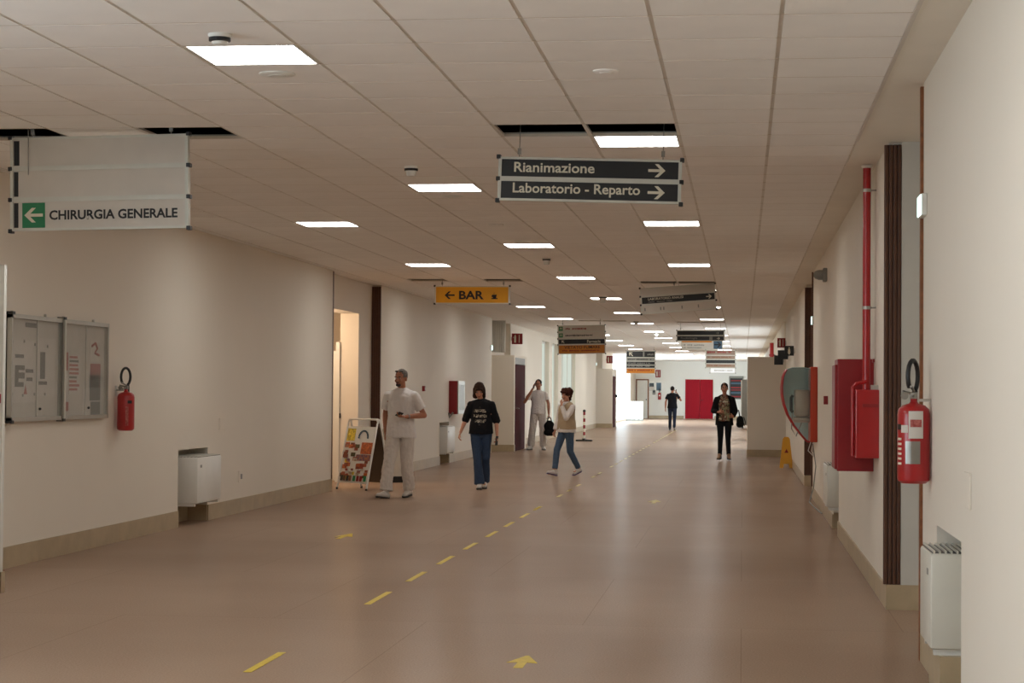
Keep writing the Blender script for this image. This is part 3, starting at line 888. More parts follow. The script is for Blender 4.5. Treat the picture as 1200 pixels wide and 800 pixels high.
# fan coils
def fan_coil(label, x_wall, s, xf, y0, y1, z0, z1):
    """s: direction of the corridor from the wall (+1 left wall, -1 right wall); xf: front plane"""
    xb = x_wall - s * .18
    e = empty('fan_coil', ((xb + xf) / 2, (y0 + y1) / 2, z0), label, 'fan coil unit')
    a, b = min(xb, xf), max(xb, xf)
    MB().box(a, b, y0, y1, z0, z1 - .006, .018).done('casing', m_offw if s < 0 else m_white, e, True)
    # top grille: frame and blades
    MB().box(a + .012, b - .012, y0 + .015, y1 - .015, z1 - .012, z1 - .004).done('grille_bed', m_black, e)
    n = 9
    for k in range(n):
        xx = a + .02 + (b - a - .04) * k / (n - 1)
        MB().box(xx - .0045, xx + .0045, y0 + .012, y1 - .012, z1 - .008, z1 + .006).done('grille_blade', m_offw, e)
    xx = xf + s * .003
    MB().box(min(xf - s * .001, xx), max(xf - s * .001, xx), y0 + .1, y0 + .16, z1 - .12, z1 - .09).done('badge', m_grey, e)
    MB().box(a + .02, b - .04 if s > 0 else b - .02, y0 + .03, y0 + .07, z0 - .03, z0 + .005).done('foot', m_white, e)
    MB().box(a + .02, b - .02, y1 - .07, y1 - .03, z0 - .03, z0 + .005).done('foot', m_white, e)
    return e
fan_coil('white fan coil unit with dark top grille in the niche of the bright near wall', XR, -1, .915, 9.74, 10.29, .235, .71)
fan_coil('white fan coil unit in the wall niche past the notice board', XL, 1, -5.8, 20.46, 21.42, .24, .745)
fan_coil('small white fan coil unit low in the wall niche behind the red cabinet', XR, -1, .885, 20.85, 21.72, .28, .73)
fan_coil('white fan coil unit in the niche below the red hose box', XL, 1, -5.82, 38.5, 39.5, .23, .76)
# hose cabinet and box by the pipe
e = empty('hose_cabinet', (.86, 15.42, .885), 'large dark red metal hose cabinet hung on the wall beyond the near post', 'hose cabinet')
MB().box(.725, 1.0, 15.2, 15.68, .885, 1.745, .006).done('body', m_redd, e)
MB().box(.705, .728, 15.22, 15.68, .9, 1.70, .004).done('door', m_redd, e)
MB().box(.985, 1.0, 15.1, 15.2, 1.72, 1.745).done('bracket', m_redd, e)
e = empty('valve_box', (.915, 14.9, 1.0), 'smaller bright red metal box below the red pipe, in front of the hose cabinet', 'valve box')
MB().box(.83, 1.0, 14.6, 15.17, 1.005, 1.51, .006).done('body', m_red, e)
MB().tube([(.815, 14.72, 1.02), (.815, 14.72, 1.53), (.84, 14.72, 1.555), (.92, 14.72, 1.57)], .014, 10).done('handle', m_red, e, True)
text('IDRANTE', e, .05 - .015, 0, 0, .01, .01, m_redd) if False else None
MB().box(.88, .99, 14.594, 14.6, 1.38, 1.405).done('stamped_text', m_redd, e)
MB().box(.95, 1.0, 14.7, 14.8, 1.5, 1.545).done('bracket', m_alu, e)
e = empty('red_pipe', (.93, 15.0, 1.5), 'vertical red fire water pipe running down from the soffit', 'pipe')
MB().tube([(.93, 15.0, 1.512), (.93, 15.0, 3.21)], .03, 16).done('pipe', m_red, e, True)
for z in (3.02, 2.13):
    MB().lathe([(.034, -.012), (.034, .012)], (.93, 15.0, z), 16).done('clamp', m_alu, e)
    MB().tube([(.95, 15.0, z), (1.0, 14.98, z)], .006).done('clamp_rod', m_steel, e)
MB().lathe([(.04, 0), (.045, .02)], (.93, 15.0, 3.19), 16).done('collar', m_soffit, e)
# payphone with hood
e = empty('payphone', (.95, 26.9, .82), 'payphone in a teal acrylic hood with red rim and orange back plate', 'payphone')
MB().box(.905, 1.0, 26.5, 27.3, .825, 1.835, .01).done('back_plate', m_orange, e)
prof = [(.9, 1.815), (.8, 1.83), (.66, 1.825), (.59, 1.80), (.545, 1.70), (.53, 1.56), (.535, 1.46), (.56, 1.33), (.61, 1.19), (.69, 1.05), (.78, .93), (.87, .83), (.905, .83)]
MB().prism(prof + [(.905, 1.815)], 'xz', 27.29, 27.305).done('hood_wing', m_teal, e)
MB().prism(prof + [(.905, 1.815)], 'xz', 26.495, 26.505).done('hood_wing', m_tealg, e)
hood = MB()
for i in range(len(prof) - 6):
    a, b = prof[i], prof[i + 1]
    hood.prism([a, b, (b[0] + .006, b[1] - .008), (a[0] + .002, a[1] - .01)], 'xz', 26.5, 27.3)
hood.done('hood_roof', m_teal, e, True)
for yy in (26.5, 27.3):
    MB().tube([(a, yy, b) for a, b in prof[3:]], .012, 8).done('rim', m_red, e, True)
MB().box(.7, .905, 26.62, 27.1, 1.16, 1.53, .03).done('phone_body', m_phone, e, True)
MB().box(.68, .905, 26.62, 27.1, 1.085, 1.155, .02).done('coin_tray', m_phone, e, True)
MB().tube([(.68, 26.7, 1.22), (.655, 26.7, 1.25), (.655, 26.7, 1.42), (.68, 26.7, 1.45)], .022, 10).done('handset', m_black, e, True)
MB().tube([(.67, 26.7, 1.21), (.66, 26.64, 1.0), (.72, 26.62, .9), (.8, 26.64, 1.1)], .008, 6).done('handset_cord', m_steel, e, True)
for k, (dx, dy) in enumerate([(0, 0), (.03, .08), (-.04, .2)]):
    MB().tube([(.95 + dx * .5, 26.7 + dy, .83), (.93 + dx, 26.66 + dy, .7), (.97, 26.75 + dy, .62), (.985, 26.7, .55)], .006, 6).done('loose_wire', m_white, e)
o = MB().tube([(.94, 26.55, .8), (.985, 26.6, .5), (.96, 26.75, .2), (.9, 26.6, .02), (.93, 25.6, .008), (.975, 24.3, .008)], .008, 6).done('phone_cable', m_grey)
tag(root(o, (.95, 26.6, 0)), 'loose dark cable trailing from the payphone down to the skirting', 'cable')
# alarm call points etc
def callpoint(label, x, y, z, s):
    e = empty('call_point', (x, y, z), label, 'call point')
    MB().box(min(x, x + s * .05), max(x, x + s * .05), y - .05, y + .05, z - .05, z + .05, .006).done('box', m_redd, e)
    xx = x + s * .052
    MB().box(min(xx, xx + s * .002), max(xx, xx + s * .002), y - .03, y + .03, z - .03, z + .02).done('glass_window', m_paper, e)
callpoint('small red call point on the wall between hose cabinet and payphone', XR, 23.3, 1.4, -1)
callpoint('small red call point on the wall past the grey-haired man in white', XL, 36.25, 1.51, 1)
# hose box on the left wall
e = empty('hose_box', (-5.88, 40.1, .99), 'red wall box with a bright metal front frame above a fan coil', 'hose box')
MB().box(XL, -5.79, 39.58, 40.5, .995, 1.675, .005).done('body', m_redd, e)
MB().box(-5.79, -5.765, 39.58, 40.5, .995, 1.675, .004).done('front_frame', m_alu, e)
MB().box(-5.765, -5.762, 39.68, 40.4, 1.08, 1.6).done('glass_window', m_glass, e)
MB().tube([(XL + .02, 39.5, 1.02), (XL + .02, 39.5, .92), (XL + .1, 39.5, 1.03)], .02, 8).done('valve', m_steel, e, True)
# exit lights on the wall ends
def exit_light(label, x, y, z, s):
    e = empty('exit_light', (x, y, z), label, 'exit light', 'lit green exit lights on the wall ends')
    a, b = sorted((x, x + s * .03))
    MB().box(a, b, y - .11, y + .11, z - .06, z + .06, .004).done('housing', m_white, e)
    a, b = sorted((x + s * .03, x + s * .036))
    MB().box(a, b, y - .105, y + .105, z - .055, z + .055).done('lit_face', m_exit, e)
exit_light('lit green exit light on the near bright wall above the extinguisher', XR, 10.98, 2.52, -1)
exit_light('lit exit light on the wall edge above the payphone', XR, 28.0, 2.51, -1)
exit_light('lit exit light at the wall edge near the fluted panel past the hose box', XL, 46.2, 2.5, 1)
exit_light('far lit exit light on the wall before the second vestibule', XL, 79.8, 2.6, 1)
# siren
e = empty('alarm_siren', (XR, 23.7, 2.9), 'small grey alarm siren high on the wall beyond the red pipe', 'siren')
MB().box(XR - .05, XR, 23.6, 23.8, 2.82, 2.98, .01).done('base', m_grey, e)
MB().lathe([(.06, 0), (.06, -.06), (.045, -.1), (.02, -.12)], (XR - .04, 23.7, 2.9), 16, 'x').done('horn', m_grey, e, True)
# cover plate near wall, sockets
o = MB().box(XR - .01, XR, 8.76, 9.0, .975, 1.135, .003).done('cover_plate', m_wall)
tag(root(o, (XR, 8.88, .975)), 'cream blank cover plate on the bright near wall above the niche', 'cover plate')
e = empty('wall_socket', (XL, 22.9, .42), 'small cream wall socket to the far side of the fan coil', 'socket')
MB().box(XL, XL + .01, 22.8, 23.0, .36, .5, .003).done('plate', m_wall, e)
MB().box(XL + .01, XL + .012, 22.86, 22.94, .4, .46).done('socket_face', m_grey, e)
o = MB().box(XL, XL + .008, 21.9, 22.2, 1.0, 1.14, .003).done('cover_plate', m_wall)
tag(root(o, (XL, 22.05, 1.0)), 'cream blank cover plate above the fan coil past the notice board', 'cover plate')
# flag signs: red hydrant signs and black pictogram signs
def flag(label, x0, x1, y, z0, z1, m, sym, cat='sign', s=1, group=None):
    e = empty('wall_flag_sign', ((x0 + x1) / 2, y, z0), label, cat, group)
    MB().box(x0, x1, y, y + .012, z0, z1, .003).done('plate', m, e)
    xw = x0 - .02 if s > 0 else x1 + .02
    MB().box(min(xw, x0), max(xw, x1) if s < 0 else x0 + .01, y + .001, y + .02, (z0 + z1) / 2 - .05, (z0 + z1) / 2 + .05).done('bracket', m_alu, e)
    W, Hh = x1 - x0, z1 - z0
    if sym == 'ext':
        MB().box(x0 + W * .22, x0 + W * .4, y - .003, y, z0 + Hh * .15, z0 + Hh * .75).box(x0 + W * .27, x0 + W * .36, y - .003, y, z0 + Hh * .75, z0 + Hh * .86).box(x0 + W * .66, x0 + W * .72, y - .003, y, z0 + Hh * .15, z0 + Hh * .85).prism([(x0 + W * .1, z0 + Hh * .55), (x0 + W * .2, z0 + Hh * .68), (x0 + W * .2, z0 + Hh * .62)], 'xz', y - .003, y).done('symbol', m_ltr, e)
    elif sym == 'wc':
        MB().lathe([(W * .07, 0), (W * .07, -.003)], ((x0 + x1) / 2, y, z0 + Hh * .78), 12, 'y').prism([(x0 + W * .4, z0 + Hh * .68), (x0 + W * .6, z0 + Hh * .68), (x0 + W * .64, z0 + Hh * .3), (x0 + W * .55, z0 + Hh * .12), (x0 + W * .45, z0 + Hh * .12), (x0 + W * .36, z0 + Hh * .3)], 'xz', y - .003, y).done('symbol', m_ltr, e)
    return e
flag('red hydrant flag sign on the wall beside the first fluted panel', XL + .02, XL + .30, 50.3, 2.69, 2.97, m_redd, 'ext')
flag('far red hydrant flag sign above the second vestibule', XL + .15, XL + .42, 84, 2.7, 3.02, m_redd, 'ext')
flag('red hydrant flag sign on the wall over the beige vestibule corner', .79, .975, 45.2, 2.52, 2.74, m_redd, 'ext', s=-1)
flag('black toilet pictogram sign standing out from the wall, nearest of three', .80, .98, 38.0, 2.2, 2.39, m_blackp, 'wc', s=-1)
flag('black pictogram sign standing out from the wall, middle of three', .735, .95, 41.5, 2.19, 2.38, m_blackp, 'none', s=-1)
flag('black pictogram sign standing out from the wall, farthest of three', .70, .9, 44.0, 2.11, 2.32, m_blackp, 'none', s=-1)
e = empty('red_pipe', (.85, 60, 1.4), 'far thin red pipe against the wall beyond the beige vestibule', 'pipe')
MB().tube([(.88, 60, 0), (.88, 60, 3.0)], .06, 12).done('pipe', m_red, e, True)
MB().lathe([(.08, 0), (.08, .06)], (.88, 60, 2.6), 12).done('clamp', m_redd, e)
MB().tube([(.88, 60, 2.63), (1.0, 60, 2.63)], .015).done('clamp_rod', m_steel, e)
# end wall items
flag('red extinguisher sign on the end wall above the far extinguisher', -4.84, -4.55, YF - .02, 2.3, 2.72, m_redd, 'ext')
for (a, b, c_, d_, lab, m_, m2) in [(-5.2, -4.9, 1.55, 2.0, 'small dark-topped notice on the end wall, next to the pale door', m_blackp, m_paper), (-4.8, -4.5, 1.55, 2.02, 'blue-grey notice on the end wall beside a dark-topped notice', m_blue, m_blue)]:
    e = empty('wall_notice', ((a + b) / 2, YF, c_), lab, 'notice', 'notices on the end wall')
    MB().box(a, b, YF - .012, YF - .001, c_, d_).done('frame', m_alu, e)
    MB().box(a + .02, b - .02, YF - .015, YF - .012, (c_ + d_) / 2, d_ - .02).done('printed_sheet', m_, e)
    MB().box(a + .02, b - .02, YF - .015, YF - .012, c_ + .02, (c_ + d_) / 2).done('printed_sheet', m2, e)
e = empty('wall_panel', (-4.95, YF, 1.33), 'small grey-green control panel on the end wall by the far extinguisher', 'control panel')
MB().box(-5.0, -4.83, YF - .04, YF - .001, 1.33, 1.6, .006).done('box', m_grey, e)
MB().box(-4.97, -4.86, YF - .045, YF - .04, 1.45, 1.56).done('display', m_blackp, e)
e = empty('display_board', (-.35, YF, 1.12), 'dark framed board with red and teal bands on the end wall', 'display board')
MB().box(-.74, .06, YF - .05, YF - .002, 1.12, 2.4).done('frame', m_grey, e)
MB().box(-.68, 0, YF - .056, YF - .05, 1.17, 2.28).done('screen', m_blackp, e)
for k, (za, zb, m_) in enumerate([(1.22, 1.3, m_redd), (1.42, 1.52, m_blue), (1.6, 1.66, m_redd), (1.72, 1.8, m_redd), (1.95, 2.05, m_blue), (2.12, 2.18, m_redd)]):
    MB().box(-.64, -.06, YF - .06, YF - .056, za, zb).done('colour_band', m_, e)
# tall white cabinet half hidden behind the right vestibule
e = empty('tall_cabinet', (.3, 82.5, 0), 'tall white machine half hidden behind the beige vestibule', 'cabinet')
MB().box(-.02, .9, 82, 82.9, .12, 2.03, .02).done('body', m_grey, e, True)
MB().box(-.06, -.02, 82.0, 82.9, .14, 2.0, .01).done('door', m_white, e)
for yy in (82.1, 82.8):
    MB().box(-.02, .05, yy - .05, yy + .05, 0, .12).done('foot', m_black, e)
# low white railing unit before the far window
e = empty('low_screen', (-5.5, 100, 0), 'low white screen panel standing by the far bright window', 'screen')
for k in range(4):
    MB().box(-5.9 + k * .22, -5.7 + k * .22, 100, 100.04, .08, 1.0, .005).done('panel', m_white, e)
MB().box(-5.9, -5.02, 99.9, 100.14, 0, .08).done('base', m_grey, e)
# ================================================================== FLOOR STANDING THINGS
# A-frame menu board
rz = Matrix.Rotation(D(-38), 3, 'Z')
e = empty('sandwich_board', (-5.58, 28.62, 0), 'white tube A-frame board with colourful snack posters by the doorway', 'sandwich board', rot=rz)
WORLD.pop(e)
Wb, Hb, Sp = .33, 1.04, .24
def frame_loop(sy, nm):
    pts = [(-Wb, sy * Sp, .0), (-Wb, sy * .03, Hb - .06)]
    for k in range(4):
        a = math.pi - k / 3 * math.pi / 2
        pts.append((-Wb + .05 + .05 * math.cos(a), sy * .02, Hb - .05 + .05 * math.sin(a)))
    for k in range(4):
        a = math.pi / 2 - k / 3 * math.pi / 2
        pts.append((Wb - .05 + .05 * math.cos(a), sy * .02, Hb - .05 + .05 * math.sin(a)))
    pts += [(Wb, sy * .03, Hb - .06), (Wb, sy * Sp, 0)]
    MB().tube(pts, .014, 8).done(nm, m_white, e, True)
frame_loop(-1, 'tube_frame'); frame_loop(1, 'tube_frame')
def lean(z): return -(Sp - (Sp - .03) * z / (Hb - .06))
def sheet(x0, x1, z0, z1, off, m, nm, par=None):
    mb = MB()
    A = [(x0, lean(z0) - off, z0), (x1, lean(z0) - off, z0), (x1, lean(z1) - off, z1), (x0, lean(z1) - off, z1)]
    Bq = [(a, b + .003, c) for a, b, c in A]
    va = [mb.bm.verts.new(p) for p in A]; vb = [mb.bm.verts.new(p) for p in Bq]
    mb.bm.faces.new(va); mb.bm.faces.new(vb[::-1])
    for i in range(4):
        mb.bm.faces.new((va[i], vb[i], vb[(i + 1) % 4], va[(i + 1) % 4]))
    return mb.done(nm, m, par or e)
back = sheet(-Wb + .01, Wb - .01, .1, .93, 0, m_white, 'front_board')
mb = MB()
A = [(-Wb + .01, -lean(.1), .1), (Wb - .01, -lean(.1), .1), (Wb - .01, -lean(.93), .93), (-Wb + .01, -lean(.93), .93)]
va = [mb.bm.verts.new(p) for p in A]; vb = [mb.bm.verts.new((a, b + .004, c)) for a, b, c in A]
mb.bm.faces.new(va); mb.bm.faces.new(vb[::-1])
for i in range(4):
    mb.bm.faces.new((va[i], vb[i], vb[(i + 1) % 4], va[(i + 1) % 4]))
mb.done('rear_board', mat('board_back_brown', (92, 78, 62), .7), e)
cols = [(214, 190, 60), (180, 70, 40), (60, 78, 150), (190, 150, 90), (120, 60, 40), (210, 120, 90), (90, 120, 60), (200, 60, 50), (150, 110, 60)]
def pm(i, c2=None):
    return mat('snack_print_%d' % i, cols[i % 9], .5, var=.5, scale=30, c2=c2)
sheet(-.3, -.12, .72, .9, .004, pm(0), 'yellow_flash')
ring = MB()
for k in range(13):
    a = math.pi * k / 12
    x, z = .07 + .1 * math.cos(a), .77 + .1 * math.sin(a)
    ring.box(x - .016, x + .016, lean(z) - .007, lean(z) - .003, z - .012, z + .012)
ring.done('round_emblem', m_blue, e)
sheet(.06, .3, .53, .7, .004, pm(1, (220, 120, 60)), 'snack_picture')
sheet(-.02, .3, .43, .52, .005, pm(2, (190, 120, 60)), 'snack_picture')
random.seed(11)
for k in range(62):
    x = random.uniform(-.29, .27); z = random.uniform(.17, .68)
    if x > -.02 and z > .42: continue
    s = random.uniform(.025, .05)
    sheet(x - s, x + s, z - s * .6, z + s * .6, .005 + .0006 * (k % 9), pm(random.randrange(9), random.choice([(230, 220, 200), (150, 70, 40), (90, 50, 30)])), 'snack_picture')
for k, (x, m_) in enumerate([(-.26, m_blackp), (-.2, m_brown), (-.13, m_blackp), (-.07, m_brown2), (.02, m_green), (.1, m_redd), (.17, m_redd), (.26, m_green)]):
    sheet(x - .025, x + .03, .13, .21, .012, m_, 'snack_picture')
for sx in (-1, 1):
    for sy in (-1, 1):
        MB().lathe([(.018, 0), (.018, .03)], (sx * Wb, sy * Sp, 0), 10).done('rubber_foot', m_black, e)
# waste bin behind the man in white
e = empty('waste_bin', (-5.5, 31.0, 0), 'pale swing-top waste bin with dark base behind the man in white', 'bin')
MB().lathe([(.225, 0), (.235, .1), (.225, .1)], (-5.56, 31.05, 0), 24).done('base', m_black, e, True)
MB().lathe([(.215, .1), (.24, .6), (.245, .68)], (-5.56, 31.05, 0), 24).done('body', m_wallg, e, True)
MB().lathe([(.25, .68), (.25, .71), (.225, .81), (.16, .88), (.04, .91)], (-5.56, 31.05, 0), 24).done('lid', m_grey, e, True)
MB().box(-5.65, -5.41, 30.752, 30.77, .72, .8).done('flap', m_black, e)
# caution sign
e = empty('wet_floor_sign', (.93, 39.2, 0), 'yellow folding wet floor sign standing against the wall', 'floor sign')
for sy in (-1, 1):
    pr = [(-.13, 0), (-.06, 0), (-.05, .08), (.05, .08), (.06, 0), (.13, 0), (.07, .58), (.04, .62), (-.04, .62), (-.07, .58)]
    mb = MB().prism([(a, b) for a, b in pr], 'xz', -.012, .012)
    bmesh.ops.transform(mb.bm, matrix=Matrix.Translation((.87, 39.2 + sy * .14, 0)) @ Matrix.Rotation(sy * .2, 4, 'X'), verts=mb.bm.verts)
    mb.done('leaf', m_sigy, e)
MB().prism([(.83, .3), (.91, .3), (.87, .38)], 'xz', 39.0, 39.006).done('warning_triangle', m_redd, e)
# chain post with striped pole
e = empty('barrier_post', (-4.66, 57.9, 0), 'red and white striped barrier post on a black foot', 'barrier post')
for ya in (57.8, 58.0):
    MB().box(-4.9, -4.42, ya, ya + .06, 0, .05).done('foot', m_black, e)
MB().box(-4.7, -4.62, 57.7, 58.2, .03, .09).done('foot_bar', m_black, e)
for k in range(8):
    MB().tube([(-4.66 + .0 * k, 57.93, .08 + k * .1), (-4.66, 57.93, .18 + k * .1)], .035, 12).done('pole_band', m_redd if k % 2 else m_ltr, e)
MB().sph((-4.66, 57.93, .9), .045).done('cap', m_black, e)
# ================================================================== PEOPLE
def frus(bm, p0, p1, r0, r1, n=14, flat=False, k=5, side=None, sq=1.0):
    """round cone between two points, hemispherical (or flat) ends; sq squashes the section along `side`"""
    p0, p1 = Vector(p0), Vector(p1)
    t = (p1 - p0)
    L = t.length
    t = t / L if L > 1e-6 else Vector((0, 0, 1))
    a = Vector(side) if side is not None else (Vector((0, 1, 0)) if abs(t.y) < .9 else Vector((1, 0, 0)))
    u = (a - t * a.dot(t)).normalized()
    v = t.cross(u)
    secs = []
    if not flat:
        for i in range(k):
            an = math.pi / 2 * (1 - i / k)
            secs.append((p0 - t * r0 * math.sin(an), max(.0015, r0 * math.cos(an))))
    secs.append((p0, r0)); secs.append((p0 + t * L * .5, (r0 + r1) / 2)); secs.append((p1, r1))
    if not flat:
        for i in range(1, k + 1):
            an = math.pi / 2 * i / k
            secs.append((p1 + t * r1 * math.sin(an), max(.0015, r1 * math.cos(an))))
    rings = [[bm.verts.new(c + (u * math.cos(q * 2 * math.pi / n) * sq + v * math.sin(q * 2 * math.pi / n)) * r) for q in range(n)] for c, r in secs]
    for i in range(len(rings) - 1):
        for q in range(n):
            bm.faces.new((rings[i][q], rings[i][(q + 1) % n], rings[i + 1][(q + 1) % n], rings[i + 1][q]))
    bm.faces.new(rings[0][::-1]); bm.faces.new(rings[-1])
def ell(bm, c, r, rot=None, n=16):
    mt = Matrix.Translation(c) @ (rot.to_4x4() if rot else Matrix.Identity(4)) @ Matrix.Diagonal((r[0], r[1], r[2], 1))
    bmesh.ops.create_uvsphere(bm, u_segments=n, v_segments=n * 2 // 3, radius=1, matrix=mt)
def fuse(bm, voxel, sm=4):
    """voxel-remesh all the overlapping shapes to one continuous smoothed surface, back as a bmesh"""
    bmesh.ops.recalc_face_normals(bm, faces=bm.faces)
    me = bpy.data.meshes.new('f')
    bm.to_mesh(me); bm.free()
    o = bpy.data.objects.new('f', me)
    COL.objects.link(o)
    md = o.modifiers.new('r', 'REMESH'); md.mode = 'VOXEL'; md.voxel_size = voxel
    s_ = o.modifiers.new('s', 'SMOOTH'); s_.factor = .5; s_.iterations = sm
    dg = bpy.context.evaluated_depsgraph_get()
    m2 = bpy.data.meshes.new_from_object(o.evaluated_get(dg))
    bpy.data.objects.remove(o); bpy.data.meshes.remove(me)
    b2 = bmesh.new(); b2.from_mesh(m2)
    bpy.data.meshes.remove(m2)
    return b2
def cut(bm, co, no, cap=False):
    """remove what lies on the side of +no"""
    g = bm.verts[:] + bm.edges[:] + bm.faces[:]
    bmesh.ops.bisect_plane(bm, geom=g, plane_co=co, plane_no=no, clear_outer=True)
def wrinkle(bm, amp, sc, seed=0, stretch=(1, 1, .45)):
    bm.normal_update()
    for v in bm.verts:
        p = Vector((v.co.x * stretch[0], v.co.y * stretch[1], v.co.z * stretch[2])) * sc + Vector((seed * 7.3, seed * 3.1, 0))
        v.co += v.normal * amp * noise.noise(p)
def put(bm, name, m, parent, S, thick=0):
    bmesh.ops.transform(bm, matrix=Matrix.Scale(S, 4), verts=bm.verts)
    me = bpy.data.meshes.new(name)
    bm.to_mesh(me); bm.free()
    me.materials.append(m)
    for p in me.polygons:
        p.use_smooth = True
    o = new_obj(name, me, parent)
    if thick:
        md = o.modifiers.new('t', 'SOLIDIFY'); md.thickness = thick; md.offset = -1
    return o
def hand(bm, wr, d, nrm, curl=.5, thumb=1, k=1.0):
    """palm and five separate bent fingers. d: pointing direction, nrm: palm normal, thumb: side sign"""
    wr, d, nrm = Vector(wr), Vector(d).normalized(), Vector(nrm)
    nrm = (nrm - d * nrm.dot(d)).normalized()
    sd = d.cross(nrm) * thumb
    kn = wr + d * .085 * k
    frus(bm, wr + d * .012, kn - d * .008, .03 * k, .036 * k, 12, False, 4, nrm, .45)
    for i, (off, ln) in enumerate(((.029, .068), (.010, .077), (-.010, .072), (-.029, .057))):
        p = kn + sd * off * k - d * .006
        dr = (d + sd * off * 1.5).normalized()
        rr = .0095 * k
        for j, f in enumerate((.45, .32, .26)):
            an = curl * (.55 + .45 * j)
            dr = (dr * math.cos(an) + nrm * math.sin(an)).normalized()
            q = p + dr * ln * f * k
            frus(bm, p, q, rr, rr * .92, 8, False, 3)
            p = q; rr *= .92
    p = wr + d * .03 * k + sd * .026 * k
    dr = (d * .75 + sd * .6 + nrm * .25).normalized()
    for j, f in enumerate((.045, .032)):
        q = p + dr * f * k
        frus(bm, p, q, .0115 * k, .0098 * k, 8, False, 3)
        p = q
        dr = (dr + nrm * curl * .5 - sd * .35 * curl).normalized()
DEF = dict(hd=(0, -.02, 1.632), hyaw=0, hpitch=0, sha=(-.178, .005, 1.415), shb=(.178, .005, 1.415), ela=(-.235, .03, 1.13), elb=(.235, .03, 1.13), wra=(-.245, -.04, .885), wrb=(.245, -.04, .885), hpa=(-.09, 0, .92), hpb=(.09, 0, .92), kna=(-.1, -.02, .5), knb=(.1, -.02, .5), ana=(-.1, .02, .085), anb=(.1, .02, .085), ya=0, yb=0, curla=.45, curlb=.45, hda=None, hdb=None, na=None, nb=None, wide=1.0)
def person(label, loc, yaw, H, J, skin, hair, outfit):
    P = dict(DEF); P.update(J)
    S = H / 1.75
    V = {k: Vector(v) for k, v in P.items() if isinstance(v, tuple)}
    wd = P['wide']
    fem = outfit.get('female', False)
    m_skin = mat('skin_%s' % skin, {'tan': (172, 116, 88), 'fair': (196, 142, 116), 'ruddy': (180, 112, 90)}[skin], .55, var=.08, scale=30)
    HR = Matrix.Rotation(P['hyaw'], 3, 'Z') @ Matrix.Rotation(P['hpitch'], 3, 'X')
    hd = V['hd']
    def h(p): return hd + HR @ Vector(p)
    # ---------------- body: one continuous surface
    b = bmesh.new()
    ell(b, h((0, .012, .03)), (.076, .095, .092), HR)
    ell(b, h((0, -.022, -.03)), (.063, .07, .083), HR)
    ell(b, h((0, -.058, -.095)), (.03, .028, .022), HR)
    frus(b, h((0, -.088, .005)), h((0, -.108, -.032)), .009, .0145, 10)
    for sx in (-1, 1):
        ell(b, h((sx * .077, .014, -.012)), (.01, .02, .032), HR)
        ell(b, h((sx * .034, -.07, -.03)), (.024, .02, .022), HR)
        ell(b, h((sx * .03, -.083, .028)), (.028, .012, .008), HR)
    frus(b, (0, .02, 1.42), hd + HR @ Vector((0, .02, -.06)), .058 if not fem else .05, .05 if not fem else .045)
    ell(b, (0, .005, 1.28), (.122 * wd, .09, .15)); ell(b, (0, 0, 1.12), (.13 * wd, .095, .16)); ell(b, (0, .005, .96), (.155 * wd, .11, .12))
    dn = Vector((0, 0, -.018))
    frus(b, V['sha'] * .95 + dn, V['shb'] * .95 + dn, .045, .045)
    frus(b, (0, .02, 1.43), V['sha'] * .9 + dn, .035, .035); frus(b, (0, .02, 1.43), V['shb'] * .9 + dn, .035, .035)
    for s_ in 'ab':
        sh, el_, wr = V['sh' + s_], V['el' + s_], V['wr' + s_]
        ak = .9 if fem else 1.0
        frus(b, sh + dn, sh.lerp(el_, .5), .03, .032); frus(b, sh.lerp(el_, .5), el_, .036 * ak, .039 * ak); frus(b, el_, el_.lerp(wr, .35), .039 * ak, .04 * ak); frus(b, el_.lerp(wr, .35), wr, .04 * ak, .026 * ak)
        hp, kn, an = V['hp' + s_], V['kn' + s_], V['an' + s_]
        frus(b, hp, kn, .085, .056); frus(b, kn, kn.lerp(an, .35), .054, .055); frus(b, kn.lerp(an, .35), an, .055, .037)
        fa = P['y' + s_]
        fd = Vector((math.sin(fa), -math.cos(fa), 0))
        frus(b, an + fd * .02 - Vector((0, 0, .035)), an + fd * .15 - Vector((0, 0, .055)), .035, .025)
    b = fuse(b, .0075, 3)
    for s_, th in (('a', 1), ('b', -1)):
        el_, wr = V['el' + s_], V['wr' + s_]
        d = Vector(P['hd' + s_]) if P['hd' + s_] else (wr - el_)
        nr = Vector(P['n' + s_]) if P['n' + s_] else Vector((1 if s_ == 'a' else -1, 0, 0))
        hand(b, wr, d, nr, P['curl' + s_], th, .95 if fem else 1.0)
    body = put(b, 'person', m_skin, None, S)
    tag(body, label, 'person')
    def kid(bm, name, m, thick=0):
        return put(bm, name, m, body, S, thick)
    # ---------------- face
    for sx in (-1, 1):
        b = bmesh.new(); ell(b, h((sx * .03, -.083, .006)), (.014, .008, .0075), HR, 10)
        eye = kid(b, 'eye', mat('eye_white', (200, 195, 188), .3))
        b = bmesh.new(); ell(b, h((sx * .03, -.089, .006)), (.007, .004, .007), HR, 10); put(b, 'iris', mat('eye_dark', (30, 22, 18), .2), eye, S)
        b = bmesh.new(); ell(b, h((sx * .031, -.091, .026)), (.02, .007, .005), HR, 10); kid(b, 'eyebrow', mat('brow_dark', (44, 32, 26), .8))
    b = bmesh.new(); ell(b, h((0, -.088, -.066)), (.025, .009, .006), HR, 12); ell(b, h((0, -.086, -.074)), (.02, .009, .006), HR, 12); kid(b, 'lips', mat('lips', (150, 84, 76), .5))
    # ---------------- hair
    hc = {'grey': (104, 98, 92), 'brown': (52, 33, 24), 'black': (26, 20, 18), 'auburn': (70, 36, 26)}[hair[1]]
    m_hair = mat('hair_' + hair[1], hc, .75, var=.4, scale=60, bump=.4, bscale=120, spec=.2)
    b = bmesh.new()
    kind = hair[0]
